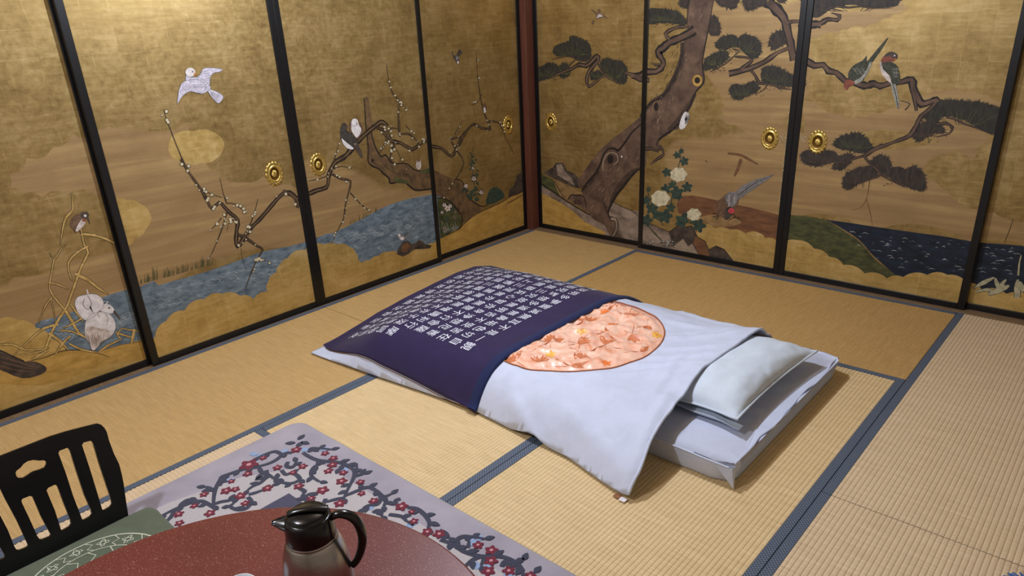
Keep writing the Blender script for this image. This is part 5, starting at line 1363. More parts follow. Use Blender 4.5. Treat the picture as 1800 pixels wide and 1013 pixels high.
m_.stroke([(402, -60), (388, 60), (380, 170)], 7, 'ink', 4.5); m_.stroke([(348, 290), (348, 390), (312, 500), (280, 562), (222, 652), (140, 702), (60, 800)], [30, 46, 40, 34, 24], 'pine_dark', 4.4); m_.stroke([(352, 290), (346, 390), (310, 500), (278, 562), (220, 655), (140, 702), (95, 750)], [8, 10, 12, 8], 'ink', 4.7)
m_.stroke([(575, -60), (545, 100), (527, 200), (502, 330), (486, 430), (497, 520), (490, 572), (440, 632), (400, 722), (340, 830), (280, 890), (190, 955), (175, 1000)], [4, 6, 9, 9, 12, 10, 14, 16, 12], 'ink', 4.7); m_.stroke([(440, 640), (390, 730), (320, 830), (250, 890)], [16, 40, 44, 20], 'pine_dark', 4.5)
rn = random.Random(17)
for i in range(70):
    t = rn.random(); x = 470 - 320 * t + rn.uniform(-70, 60); y = 40 + 850 * t
    L = rn.uniform(10, 40); m_.stroke([(x, y), (x - L * 0.2, y + L * 0.6), (x - L * 0.5, y + L)], [1, 4, 1], 'pine_dark' if i % 3 else 'rock_pale', 4.8, 2)
m_.poly(oval(452, 552, 34, 40), 'bank_gold', 4.9); m_.poly(oval(452, 550, 19, 22), 'ink', 5.0); m_.poly(oval(170, 732, 15, 28), 'ink', 5.0); m_.stroke([(145, 770), (150, 715), (180, 690), (200, 715)], 4, 'bank_tan', 4.9)
m_.branch([(435, 205), (392, 232), (330, 262), (258, 292), (215, 330), (182, 352), (205, 400), (222, 440), (172, 490), (105, 492), (60, 520), (0, 520)], [54, 56, 52, 48, 46, 42, 40, 38, 40, 38], 'pine_bark', 5, core=0.55); m_.branch([(262, 270), (232, 232), (290, 195), (345, 182), (405, 190)], [26, 30, 22, 20, 12], 'pine_bark', 5, core=0.55); m_.branch([(222, 440), (165, 445), (140, 430)], [16, 14, 8], 'pine_bark', 5)
m_.branch([(935, 10), (1000, 70), (1042, 120), (1062, 180), (1082, 260), (1098, 330), (1108, 415)], [70, 66, 58, 60, 56, 60, 44], 'pine_bark', 5, core=0.6); m_.branch([(1060, 175), (1085, 150), (1165, 148), (1300, 175)], [28, 26, 24, 30], 'pine_bark', 5, core=0.6)
m_.branch([(1090, 325), (1000, 362), (910, 425), (800, 472), (668, 505)], [26, 28, 32, 30, 34], 'pine_bark', 5, core=0.6); m_.branch([(740, 482), (790, 445), (828, 412), (780, 392), (700, 385), (740, 352), (690, 335)], [24, 24, 20, 14, 12, 10, 6], 'pine_bark', 5.2); m_.branch([(700, 385), (640, 440), (540, 492)], [10, 9, 5], 'pine_bark', 5.2)
m_.branch([(818, 480), (850, 520), (880, 570), (960, 580), (1030, 605), (1095, 612)], [18, 20, 18, 14, 10, 6], 'pine_bark', 5.2); m_.branch([(930, 585), (900, 620), (860, 640)], [8, 7, 4], 'pine_bark', 5.2)
m_.using('J').branch([(85, 150), (130, 150), (165, 165), (185, 130), (205, 185), (165, 215), (120, 250)], [26, 20, 18, 14, 18, 16, 6], 'pine_bark', 5); m_.using('J').branch([(170, 90), (165, 130), (190, 160)], [10, 10, 10], 'pine_bark', 5)
# foot of the trunk on the next door
m_.using('H').poly([(400, 532), (432, 480), (500, 402), (530, 340), (548, 285), (580, 245), (620, 238), (652, 250), (700, 192), (750, 122), (840, 45), (840, 355), (772, 390), (722, 450), (682, 502), (642, 552), (602, 622), (582, 682), (602, 722), (640, 722), (645, 785), (690, 860), (600, 850), (560, 765), (500, 735), (452, 690), (432, 610)], 'pine_bark', 4.2, 2)
m_.using('H').stroke([(400, 532), (432, 480), (500, 402), (530, 340), (548, 285), (580, 245), (620, 238), (652, 250), (700, 192), (750, 122), (840, 45)], [10, 16, 14, 10, 18, 14, 8], 'ink', 4.6); m_.using('H').stroke([(820, 378), (772, 392), (722, 450), (682, 502), (642, 552), (602, 622), (580, 682), (602, 722)], [4, 14, 18, 16, 14, 8], 'ink', 4.6); m_.using('H').stroke([(800, 370), (740, 410), (680, 470), (620, 560), (590, 640)], [10, 44, 44, 36, 10], 'pine_dark', 4.4); m_.using('H').stroke([(410, 530), (460, 470), (515, 400)], [6, 34, 20], 'pine_dark', 4.4)
m_.using('H').poly(oval(596, 312, 22, 30), 'ink', 4.9); m_.using('H').stroke([(545, 390), (550, 320), (585, 270), (635, 275), (648, 320), (620, 350)], 8, 'rock_pale', 4.8); m_.using('H').disc((674, 294), 7, 'white_paint', 5)
m_.using('H').poly([(312, 585), (330, 556), (390, 556), (432, 600), (442, 672), (400, 645), (350, 610)], 'pine_bark', 4.6); m_.using('H').stroke([(305, 590), (330, 556), (365, 562), (392, 555), (420, 580), (432, 650)], 8, 'ink', 4.9); m_.using('H').poly(oval(372, 605, 32, 18), 'pine_dark', 4.8)
m_.using('H').branch([(600, 720), (632, 725), (640, 780), (620, 830), (600, 850)], [30, 34, 30, 18, 8], 'bank_grey', 5, core=0.6); m_.using('H').branch([(635, 780), (665, 830), (690, 855)], [22, 16, 8], 'bank_grey', 5, core=0.6); m_.using('H').stroke([(540, 560), (560, 640), (600, 740)], [2, 8, 3], 'ink', 4.9)
for i in range(30):
    t = rn.random(); x = 470 + 320 * t + rn.uniform(-20, 60) - 20; y = 560 - 400 * t + rn.uniform(0, 120)
    if x < 800: m_.using('H').stroke([(x, y), (x - 10, y + 16), (x - 22, y + 30)], [1, 4, 1], 'pine_dark' if i % 3 else 'rock_pale', 4.8, 2)
m_.build()
m_ = Motif('painted_pine_bough', 'G', 'R', 'pine boughs with dark needle tufts')
for pts in ([(238, 412), (250, 380), (300, 355), (365, 332), (375, 300), (410, 290), (450, 305), (500, 325), (540, 360), (550, 430), (545, 472), (510, 495), (440, 485), (380, 460), (330, 450), (280, 456), (245, 432)], [(60, 600), (105, 550), (150, 535), (200, 510), (260, 515), (292, 550), (282, 600), (220, 628), (150, 655), (60, 655)],
            [(290, 540), (330, 508), (370, 530), (382, 580), (360, 622), (310, 632), (288, 600)], [(622, 520), (640, 480), (690, 470), (740, 490), (790, 495), (832, 530), (842, 600), (832, 672), (800, 682), (740, 652), (690, 612), (640, 580)], [(548, 590), (600, 570), (650, 602), (600, 642), (548, 645)]):
    cluster(m_, pts, 'needles', 4)
m_.branch([(1020, 650), (940, 640), (890, 607), (820, 588)], [44, 46, 36, 14], 'pine_bark', 5.4, core=0.55); m_.branch([(220, 632), (280, 602), (350, 572), (402, 552), (450, 522), (510, 532), (560, 492), (598, 456), (608, 482), (572, 530), (532, 580), (514, 640), (530, 702), (600, 652), (652, 618), (700, 640), (790, 690)], [8, 20, 26, 28, 30, 32, 40, 44, 38, 34, 32, 32, 26, 20, 18, 14, 5], 'pine_bark', 5.4, core=0.5)
m_.branch([(600, 510), (640, 580), (682, 622)], [14, 12, 8], 'pine_bark', 5.4); m_.branch([(350, 560), (400, 500), (425, 482), (370, 455), (300, 465), (232, 484)], [10, 10, 12, 9, 7, 4], 'pine_bark', 5.4); m_.branch([(430, 485), (470, 495), (520, 500)], [8, 9, 6], 'pine_bark', 5.4); m_.branch([(240, 640), (270, 640), (245, 655)], [5, 5, 3], 'pine_bark', 5.4)
m_.using('I')
for pts, mt in (([(118, 70), (160, 55), (250, 62), (300, 72), (350, 100), (380, 150), (370, 172), (300, 165), (200, 158), (118, 160)], 'needles'), ([(322, 20), (345, -30), (400, -30), (390, 50), (345, 52)], 'needles_brown'), ([(535, 130), (560, 105), (592, 125), (612, 180), (610, 235), (570, 247), (530, 230)], 'needles_brown'), ([(560, -40), (720, -40), (727, 40), (690, 66), (640, 50), (600, 40)], 'needles_brown'),
                ([(760, 20), (790, -30), (900, -30), (935, 30), (880, 50), (830, 70), (790, 75)], 'needles_brown'), ([(980, -30), (1065, -30), (1055, 15), (1010, 20)], 'needles_brown'), ([(575, 300), (600, 262), (650, 240), (700, 235), (735, 255), (770, 232), (830, 245), (880, 285), (893, 330), (880, 375), (840, 405), (790, 380), (740, 330), (690, 325), (640, 345), (590, 335)], 'needles'),
                ([(492, 440), (510, 395), (560, 365), (610, 348), (655, 350), (672, 385), (650, 420), (590, 460), (500, 482)], 'needles'), ([(938, 300), (950, 250), (985, 215), (1030, 205), (1060, 240), (1068, 290), (1020, 325), (970, 345)], 'needles_brown'), ([(888, 520), (892, 470), (930, 450), (980, 452), (1040, 475), (1100, 510), (1180, 540), (1180, 600), (1090, 595), (1020, 590), (960, 575), (900, 570)], 'needles'),
                ([(668, 630), (680, 590), (720, 575), (770, 580), (810, 560), (850, 558), (878, 590), (860, 630), (800, 660), (740, 685), (690, 672)], 'needles')):
    cluster(m_, pts, mt, 4.0 if pts[0] != (575, 300) else 4.1)
rn = random.Random(31)
for (x0, x1, y0, y1) in ((130, 330, 162, 192), (540, 680, 420, 500), (650, 790, 315, 350), (800, 940, 590, 670), (940, 1090, 585, 625)):
    for i in range(12):
        x, y = rn.uniform(x0, x1), rn.uniform(y0, y1); m_.stroke([(x, y), (x + rn.uniform(6, 16), y - rn.uniform(-4, 8))], [5, 2], 'ink', 5.5, 1)
m_.using('K')
for pts, mt in (([(180, -40), (770, -40), (765, 10), (740, 40), (600, 48), (450, 30), (330, 60), (250, 110), (180, 90)], 'needles_brown'), ([(1010, 640), (1090, 632), (1180, 640), (1290, 650), (1390, 680), (1430, 700), (1400, 850), (1320, 845), (1240, 800), (1160, 760), (1060, 740), (1000, 780), (930, 760), (915, 730), (960, 690)], 'needles'),
                ([(840, 850), (870, 800), (930, 770), (1000, 775), (1045, 810), (1050, 850), (990, 850), (930, 880), (880, 905)], 'needles_brown'), ([(345, 905), (380, 870), (440, 850), (500, 842), (550, 870), (595, 930), (570, 970), (500, 975), (420, 955), (350, 935)], 'needles')):
    cluster(m_, pts, mt, 4)
m_.branch([(120, 180), (200, 158), (260, 150), (310, 122), (370, 128), (385, 100), (330, 82)], [40, 44, 34, 26, 24, 18, 6], 'pine_bark', 5, core=0.5); m_.branch([(300, 60), (360, 38), (440, 48), (520, 40), (600, 52), (720, 50)], [14, 14, 12, 10, 8, 3], 'pine_bark', 5)
m_.branch([(90, 350), (170, 385), (225, 418), (280, 412), (312, 452), (362, 462), (420, 515), (460, 520), (522, 540), (560, 545), (600, 532), (642, 548), (700, 530), (780, 520), (842, 505), (850, 555), (880, 622), (905, 662), (960, 648), (1002, 635), (1012, 648)], [40, 44, 40, 38, 36, 40, 40, 40, 42, 40, 40, 38, 36, 44, 44, 44, 40, 34, 24], 'pine_bark', 5.2, core=0.55)
m_.branch([(1005, 640), (960, 692), (900, 742), (870, 802), (830, 862), (760, 892), (680, 922), (600, 957), (540, 995)], [22, 30, 30, 28, 30, 20, 18, 18, 20], 'pine_bark', 5, core=0.55); m_.branch([(840, 560), (862, 640), (872, 705)], [20, 24, 14], 'pine_bark', 5); m_.branch([(800, 700), (830, 660), (770, 640)], [7, 8, 4], 'pine_bark', 5.1)
m_.branch([(1000, 790), (1060, 785), (1100, 810), (1080, 850), (1000, 870)], [14, 16, 16, 12, 5], 'pine_bark', 5.1); m_.branch([(1060, 745), (1120, 760), (1180, 790), (1260, 815), (1340, 850)], [12, 14, 12, 9, 4], 'pine_bark', 5.1)
m_.using('L')
for pts in ([(132, 215), (150, 185), (200, 172), (270, 178), (315, 200), (322, 230), (280, 245), (220, 262), (160, 252)], [(290, 262), (320, 212), (360, 195), (398, 205), (385, 240), (340, 278), (300, 275)], [(338, 350), (355, 300), (400, 272), (460, 258), (508, 268), (515, 300), (470, 325), (420, 350), (380, 375), (348, 372)],
            [(480, 245), (500, 210), (540, 203), (575, 225), (582, 265), (560, 292), (525, 295)], [(550, 300), (575, 268), (620, 260), (650, 272), (690, 258), (735, 280), (755, 330), (748, 378), (710, 382), (650, 360), (600, 335)]):
    cluster(m_, pts, 'needles_brown', 4)
m_.branch([(540, 155), (480, 182), (445, 208), (400, 220), (360, 240), (300, 240)], [16, 16, 15, 12, 9, 4], 'pine_bark', 5); m_.branch([(445, 205), (470, 240), (510, 275), (530, 300), (490, 320), (420, 345)], [15, 14, 13, 11, 9, 4], 'pine_bark', 5); m_.branch([(530, 300), (580, 330), (650, 362)], [10, 8, 4], 'pine_bark', 5)
for i in range(22):
    x, y = rn.choice(((240, 262), (360, 270), (410, 350), (580, 350), (820, 110), (740, 130))); x += rn.uniform(-40, 40); y += rn.uniform(-10, 12); m_.stroke([(x, y), (x + rn.uniform(6, 14), y - rn.uniform(-3, 6))], [4, 2], 'ink', 5.5, 1)
m_.stroke([(475, 330), (465, 400), (455, 430), (430, 465), (380, 478)], [5, 4, 4, 3, 1], 'stain', 3); m_.stroke([(460, 425), (475, 480), (488, 550)], [4, 4, 3], 'stain', 3); m_.stroke([(1185, 520), (1165, 580), (1140, 640)], [2, 3, 2], 'ink', 3)
m_.build()
m_ = Motif('painted_bird', 'G', 'R', 'bird painted on gold')
m_.poly([(543, 74), (575, 85), (598, 112), (612, 98), (600, 84), (612, 72), (628, 82), (626, 112), (660, 128), (694, 154), (650, 140), (610, 150), (585, 152), (592, 130), (572, 100)], 'brown_feather', 7, 1); m_.poly([(590, 148), (604, 120), (622, 112), (650, 132), (615, 140)], 'white_wash', 7.2, 1); m_.poly([(552, 195), (560, 165), (578, 165), (566, 198)], 'brown_feather', 7, 1)
m_.using('I').poly([(328, 872), (338, 822), (362, 772), (382, 768), (398, 790), (388, 832), (368, 872), (345, 886)], 'white_paint', 7); m_.using('I').poly([(372, 790), (398, 790), (390, 830), (368, 850)], 'grey_feather', 7.2); m_.using('I').disc((384, 782), 13, 'white_wash', 7.4); m_.using('I').poly([(370, 808), (384, 806), (378, 826), (366, 824)], 'ink', 7.5); m_.using('I').stroke([(335, 868), (300, 885), (270, 888)], [12, 8, 2], 'rock_dark', 6.8)
m_.build()
m_ = Motif('painted_parrot', 'K', 'R', 'pair of long-tailed parrots')
m_.poly([(438, 492), (445, 450), (480, 410), (530, 385), (556, 352), (556, 392), (585, 360), (680, 247), (688, 252), (640, 330), (585, 405), (560, 450), (520, 500), (470, 520)], 'parrot_green', 7, 2); m_.poly([(470, 520), (520, 490), (560, 440), (572, 402), (590, 395), (560, 470), (520, 520), (480, 535)], 'parrot_grey', 7.2, 2); m_.poly([(408, 545), (430, 505), (470, 515), (482, 535), (445, 552), (428, 576)], 'rust', 7.4, 2)
for i in range(8): m_.stroke([(470 + i * 9, 430 + (i % 3) * 14), (480 + i * 9, 445 + (i % 3) * 14), (494 + i * 8, 436 + (i % 3) * 12)], 2, 'parrot_grey', 7.5)
m_.stroke([(540, 490), (532, 515)], 4, 'ink', 7.3)
m_.poly([(640, 420), (650, 395), (690, 388), (740, 408), (762, 450), (768, 522), (735, 535), (712, 525), (680, 495), (648, 455)], 'parrot_green', 7, 2); m_.poly([(638, 402), (650, 396), (660, 440), (700, 480), (712, 526), (690, 515), (655, 475), (642, 440)], 'white_wash', 7.3, 2); m_.poly([(648, 395), (655, 368), (680, 348), (710, 352), (735, 380), (725, 390), (690, 394)], 'rust', 7.4, 2); m_.poly([(662, 362), (690, 336), (722, 328), (752, 348), (746, 376), (728, 372), (700, 358)], 'rock_dark', 7.6, 2)
m_.poly([(706, 520), (738, 528), (760, 640), (757, 700), (735, 640)], 'parrot_grey', 6.9, 2); m_.stroke([(722, 530), (745, 620), (755, 690)], 5, 'parrot_green', 7.0); m_.disc((734, 354), 5, 'white_paint', 7.8); m_.poly([(735, 372), (742, 368), (735, 388)], 'orange_paint', 7.7, 0)
for i in range(9): m_.stroke([(720 + (i % 3) * 12, 430 + (i // 3) * 22), (728 + (i % 3) * 12, 446 + (i // 3) * 22), (738 + (i % 3) * 10, 438 + (i // 3) * 22)], 2, 'parrot_grey', 7.5)
m_.build()
m_ = Motif('painted_peony', 'J', 'R', 'white peonies with dark green leaves')
def pleaf(x, y, r, a0):
    pts = []
    for i in range(15):
        an = a0 + 2 * math.pi * i / 15; k = 1.0 if i % 3 else 0.62; pts.append((x + r * k * math.cos(an), y + r * k * math.sin(an)))
    m_.poly(pts, 'leaf_green', 5, 2); m_.stroke([(x - r * 0.7 * math.cos(a0), y - r * 0.7 * math.sin(a0)), (x + r * 0.8 * math.cos(a0), y + r * 0.8 * math.sin(a0))], 2, 'moss', 5.3, 1)
m_.stroke([(320, 130), (310, 220), (290, 300), (270, 400), (250, 500), (220, 620)], [3, 5, 6, 7, 8], 'leaf_green', 4.8); m_.stroke([(105, 400), (115, 470), (170, 560), (200, 640)], [3, 5, 6], 'leaf_green', 4.8)
for i, (x, y, r) in enumerate(((290, 190, 24), (318, 165, 18), (336, 230, 30), (225, 300, 30), (220, 405, 32), (290, 430, 42), (355, 395, 34), (260, 380, 26), (110, 410, 16), (95, 480, 30), (130, 530, 38), (250, 525, 30), (215, 580, 46), (160, 575, 30), (95, 605, 40), (320, 610, 44), (430, 640, 44), (345, 575, 22), (395, 610, 26), (300, 455, 26))): pleaf(x, y, r, i * 1.3)
for (x, y, r) in ((300, 315, 52), (185, 466, 58), (398, 568, 44)):
    m_.poly([(x + r * (1 + 0.10 * math.cos(i * 2.5)) * math.cos(2 * math.pi * i / 18), y + r * 0.86 * (1 + 0.10 * math.cos(i * 2.5)) * math.sin(2 * math.pi * i / 18)) for i in range(18)], 'petal_cream', 6, 2)
    rn = random.Random(int(x))
    for i in range(26):
        an, rr = rn.uniform(0, 6.28), r * 0.85 * rn.random() ** 0.5; px, py = x + rr * math.cos(an), y + rr * 0.85 * math.sin(an); q = r * 0.2
        m_.stroke([(px + q * math.cos(an - 1.3), py + q * math.sin(an - 1.3)), (px + q * 0.9 * math.cos(an), py + q * 0.9 * math.sin(an)), (px + q * math.cos(an + 1.3), py + q * math.sin(an + 1.3))], [1, 3, 1], 'petal_line', 6.3, 3)
m_.build()
m_ = Motif('painted_pheasant', 'J', 'R', 'pheasant with a long tail and red face')
m_.poly([(655, 432), (700, 388), (800, 342), (906, 314), (880, 337), (800, 392), (725, 442), (690, 470)], 'grey_feather', 7, 1); m_.stroke([(680, 445), (780, 375), (900, 318)], [6, 5, 1], 'rock_dark', 7.2); m_.stroke([(690, 455), (760, 405), (840, 360)], [3, 3, 1], 'parrot_green', 7.2)
m_.poly([(538, 535), (545, 492), (575, 462), (615, 430), (660, 424), (684, 450), (676, 502), (650, 545), (620, 590), (590, 592), (558, 572)], 'brown_feather', 7.4, 2); m_.poly([(595, 455), (625, 428), (662, 426), (682, 452), (668, 500), (640, 520), (610, 500)], 'grey_feather', 7.6, 2)
for i in range(14): m_.stroke([(605 + (i % 4) * 18, 445 + (i // 4) * 18), (600 + (i % 4) * 18, 465 + (i // 4) * 18)], [4, 2], 'white_wash' if i % 2 else 'rock_dark', 7.8, 1)
m_.poly([(595, 540), (615, 522), (640, 522), (652, 545), (640, 570), (615, 600), (590, 595)], 'rock_dark', 7.9, 2); m_.poly(oval(637, 545, 20, 17), 'red_paint', 8.1); m_.disc((636, 545), 4, 'ink', 8.3)
m_.stroke([(555, 575), (530, 562), (514, 562)], [4, 4, 2], 'ink', 7.5); m_.stroke([(555, 575), (535, 580), (516, 582)], [4, 4, 2], 'ink', 7.5); m_.stroke([(560, 575), (548, 592), (540, 602)], [4, 4, 2], 'ink', 7.5); m_.stroke([(650, 560), (660, 580), (690, 606)], [5, 4, 2], 'ink', 7.5); m_.stroke([(660, 582), (635, 595), (614, 610)], [4, 4, 2], 'ink', 7.5); m_.stroke([(650, 590), (680, 590), (690, 588)], [3, 3, 1], 'ink', 7.5)
m_.build()
m_ = Motif('painted_rock', 'J', 'R', 'dark angular rocks')
m_.poly([(238, 682), (312, 630), (342, 652), (382, 640), (422, 712), (470, 740), (492, 792), (540, 768), (592, 792), (655, 875), (430, 840), (265, 775)], 'rock_dark', 4.4, 0); m_.poly([(268, 772), (330, 722), (362, 770), (388, 752), (432, 830), (330, 812)], 'rock_pale', 4.7, 0); m_.poly([(408, 705), (470, 745), (500, 840), (432, 830), (395, 752)], 'earth_red', 4.6, 0)
m_.stroke([(238, 682), (312, 630), (342, 652), (382, 640), (422, 712), (470, 740), (492, 792), (540, 768), (592, 792), (655, 875)], 5, 'ink', 4.9, 1); m_.stroke([(330, 722), (362, 770), (388, 752), (432, 830)], 3, 'ink', 4.9, 1)
rn = random.Random(9)
for i in range(60): m_.disc((rn.uniform(90, 270), rn.uniform(738, 795)), rn.uniform(2, 6), 'foam' if i % 2 else 'rock_dark', 4.2, 6)
m_.stroke([(612, 180), (690, 190), (760, 225), (805, 250)], [12, 18, 18, 6], 'stain', 2.6); m_.stroke([(698, 215), (680, 270), (655, 325)], [22, 24, 12], 'stain', 2.6); m_.stroke([(470, 225), (485, 240)], [10, 4], 'stain', 2.6)
m_.build()
m_ = Motif('painted_reed', 'L', 'R', 'pale water reeds')
for pts, w in (([(985, 865), (1040, 835), (1090, 810)], [6, 22, 8]), ([(1060, 895), (1110, 875), (1165, 850)], [8, 30, 10]), ([(1115, 870), (1105, 840), (1095, 812)], [14, 20, 6]), ([(1205, 910), (1205, 860), (1208, 820)], [22, 26, 8]), ([(1238, 880), (1225, 850), (1218, 830)], [20, 20, 8]), ([(1150, 870), (1130, 845), (1150, 820)], [16, 20, 6]), ([(1210, 800), (1215, 740), (1225, 700)], [8, 7, 4]), ([(1000, 880), (1060, 870), (1100, 885)], [8, 16, 5])):
    m_.stroke(pts, [v + 4 for v in w], 'ink', 5); m_.stroke(pts, w, 'reed_pale', 5.4)
m_.build()
m_ = Motif('painted_flaking', 'J', 'R', 'flaked paint beside the frame')
rn = random.Random(41)
for i in range(150):
    t = rn.random(); sgn = rn.choice((0, 1)); x = 1012 - 70 * t - rn.uniform(0, 9) if sgn == 0 else 1056 - 62 * t + rn.uniform(2, 9)
    m_.disc((x, -130 + 640 * t + rn.uniform(-8, 8)), rn.uniform(1.2, 4), 'rock_pale' if i % 3 else 'petal_cream', 2.8, 6)
for i in range(26):
    x, y = rn.uniform(935, 990), rn.uniform(60, 110); m_.stroke([(x, y), (x + rn.uniform(-14, 14), y + rn.uniform(-16, 16))], [1, 2.4, 1], 'petal_cream', 2.9, 1)
    x, y = rn.uniform(1062, 1110), rn.uniform(60, 110); m_.stroke([(x, y), (x + rn.uniform(-12, 12), y + rn.uniform(-18, 18))], [1, 2, 1], 'petal_cream', 2.9, 1)
m_.build()

# ================================================================== RUG PATTERN (carved wool, slightly proud of the pile)
RC = {'R': (200, 720, 3.458), 'S': (450, 850, 3.6)}
def rp(cr, p): ox, oy, k = RC[cr]; return at((ox + p[0] / k, oy + p[1] / k), 2, RUGZ)
def rug_obj(name, polys, mat, h):
    q = MB()
    for poly in polys:
        n0 = len(q.v); k = len(poly)
        q.v += [(x, y, RUGZ + h) for x, y in poly] + [(x, y, RUGZ - 0.001) for x, y in poly]
        for t in tessellate_polygon([[Vector((x, y, 0)) for x, y in poly]]): q.f.append(tuple(n0 + i for i in t))
        q.f += [(n0 + i, n0 + k + i, n0 + k + (i + 1) % k, n0 + (i + 1) % k) for i in range(k)]
    bm = bmesh.new(); vs_ = [bm.verts.new(v) for v in q.v]
    for f in q.f:
        try: bm.faces.new([vs_[i] for i in f])
        except ValueError: pass
    bmesh.ops.recalc_face_normals(bm, faces=list(bm.faces)); q2 = MB(); q2.bm(bm)
    return q2.build(name, mat, rug)
def ribbon(pts, w):
    P = catmull(pts, 6); L = []; R = []
    for i in range(len(P)):
        a, b = P[max(0, i - 1)], P[min(len(P) - 1, i + 1)]; dx, dy = b[0] - a[0], b[1] - a[1]; l = math.hypot(dx, dy) or 1
        t = i / (len(P) - 1); h = w * (0.55 + 0.45 * math.sin(math.pi * min(1, 0.25 + t * 0.75))) / 2
        L.append((P[i][0] - dy / l * h, P[i][1] + dx / l * h)); R.append((P[i][0] + dy / l * h, P[i][1] - dx / l * h))
    return L + R[::-1]
def teardrop(x, y, an, L, wd):
    o = []
    for i in range(14):
        t = 2 * math.pi * i / 14; a = L / 2 * (1 - math.cos(t)); b = wd * math.sin(t) * (0.35 + 0.65 * math.sin(math.pi * (a / L) ** 0.8 * 0.9 + 0.15)); o.append((x + a * math.cos(an) - b * math.sin(an), y + a * math.sin(an) + b * math.cos(an)))
    return o
VINES = [('R', [(1085, 265), (1040, 270), (985, 310), (930, 335), (850, 355)]), ('R', [(880, 350), (905, 390), (940, 400), (985, 430)]), ('R', [(1020, 275), (985, 258), (940, 268), (880, 292)]), ('R', [(870, 355), (820, 358), (760, 375), (700, 395), (655, 412), (640, 440)]),
         ('R', [(690, 398), (650, 430), (622, 480), (610, 530), (606, 590)]), ('R', [(610, 600), (570, 575), (530, 560), (480, 568), (420, 590), (370, 610), (310, 640), (255, 668)]), ('R', [(608, 580), (650, 565), (700, 557), (745, 545)]), ('R', [(820, 520), (860, 510), (910, 492)]), ('R', [(815, 535), (835, 565), (805, 605), (750, 612), (708, 592), (730, 575)]),
         ('R', [(928, 372), (928, 410), (890, 450), (850, 468), (815, 492)]), ('R', [(1020, 372), (1045, 398), (1080, 390), (1112, 402), (1130, 430), (1080, 452), (1020, 447), (980, 440), (995, 422)]), ('R', [(1060, 320), (1050, 345), (1080, 355), (1100, 340), (1110, 320)]),
         ('R', [(1150, 265), (1190, 290), (1240, 310), (1300, 318), (1370, 325), (1420, 342), (1460, 372), (1460, 410), (1440, 455), (1420, 495), (1398, 545)]), ('R', [(1190, 262), (1200, 240), (1250, 240), (1320, 246)]), ('R', [(1285, 325), (1230, 345), (1203, 375), (1205, 410), (1250, 442)]), ('R', [(1400, 530), (1450, 510), (1500, 490), (1550, 475), (1600, 500), (1640, 530), (1685, 518)]),
         ('R', [(1400, 540), (1340, 552), (1290, 566)]), ('R', [(1290, 545), (1265, 580), (1205, 578), (1168, 550), (1182, 520), (1230, 510)]), ('R', [(1605, 505), (1625, 540), (1600, 580), (1545, 588), (1515, 605)]), ('R', [(1460, 410), (1500, 398), (1520, 396)]), ('R', [(1430, 352), (1395, 345), (1370, 362)]), ('R', [(610, 500), (590, 485), (560, 472)]), ('R', [(370, 612), (350, 655), (300, 700)]), ('R', [(1640, 530), (1655, 565), (1640, 590)]), ('R', [(500, 568), (480, 545), (440, 560)]), ('R', [(1125, 480), (1160, 500), (1150, 515)]), ('R', [(1470, 400), (1478, 350)]),
         ('S', [(960, 155), (1020, 165), (1070, 205), (1097, 250), (1088, 290)]), ('S', [(740, 190), (765, 175), (792, 182), (795, 210)]), ('S', [(840, 200), (880, 205), (925, 215), (955, 245)]), ('S', [(915, 100), (885, 112), (890, 140)]), ('S', [(1165, 360), (1230, 382), (1280, 412), (1330, 440), (1420, 465), (1500, 464), (1570, 470), (1640, 500), (1680, 540), (1690, 600)]),
         ('S', [(1282, 400), (1275, 360), (1310, 340), (1370, 343), (1445, 355)]), ('S', [(1410, 470), (1370, 490), (1315, 535)]), ('S', [(1445, 475), (1425, 525)]), ('S', [(1555, 530), (1575, 500), (1620, 505), (1640, 530)]), ('S', [(1655, 510), (1690, 490)]), ('S', [(1340, 410), (1350, 370)]), ('S', [(1160, 300), (1200, 320), (1220, 350)]), ('S', [(1700, 590), (1760, 570)])]
for cr, pts in VINES:
    P = [rp(cr, p) for p in pts]; P = [(p.x, p.y) for p in P]; rn = random.Random(int(pts[0][0]))
    polys = [ribbon(P, 0.016)]
    for (i, j) in ((0, 1), (-1, -2)):
        an = math.atan2(P[i][1] - P[j][1], P[i][0] - P[j][0])
        if i == -1: polys.append(teardrop(P[-1][0], P[-1][1], an + 0.5, 0.032, 0.010))
    for k in range(1, len(P) - 1):
        if rn.random() < 0.25: continue
        an = math.atan2(P[k + 1][1] - P[k - 1][1], P[k + 1][0] - P[k - 1][0]) + rn.choice((-1, 1)) * rn.uniform(0.7, 1.2)
        polys.append(teardrop(P[k][0], P[k][1], an, rn.uniform(0.026, 0.04), 0.010))
    half = polys[0]; n = len(half) // 2; q = MB()
    for k in range(n):
        z = RUGZ + 0.0020 + 0.0006 * k / n
        for (x, y) in (half[k], half[-1 - k]): q.v.append((x, y, z))
    q.f = [(2 * k, 2 * k + 1, 2 * k + 3, 2 * k + 2) for k in range(n - 1)]; q.build('vine', 'rug_vine', rug)
    for k, pl_ in enumerate(polys[1:]): rug_obj('vine_leaf', [pl_], 'rug_vine', 0.0027 + 0.0001 * (k % 5))
for (x, y, an) in ((1118, 186, 1.2), (1105, 205, 3.3), (1140, 200, -0.3), (1112, 232, 1.4)):
    p = rp('R', (x, y)); rug_obj('vine_leaf', [teardrop(p.x, p.y, an + 0.6, 0.038, 0.011)], 'rug_vine', 0.0026)
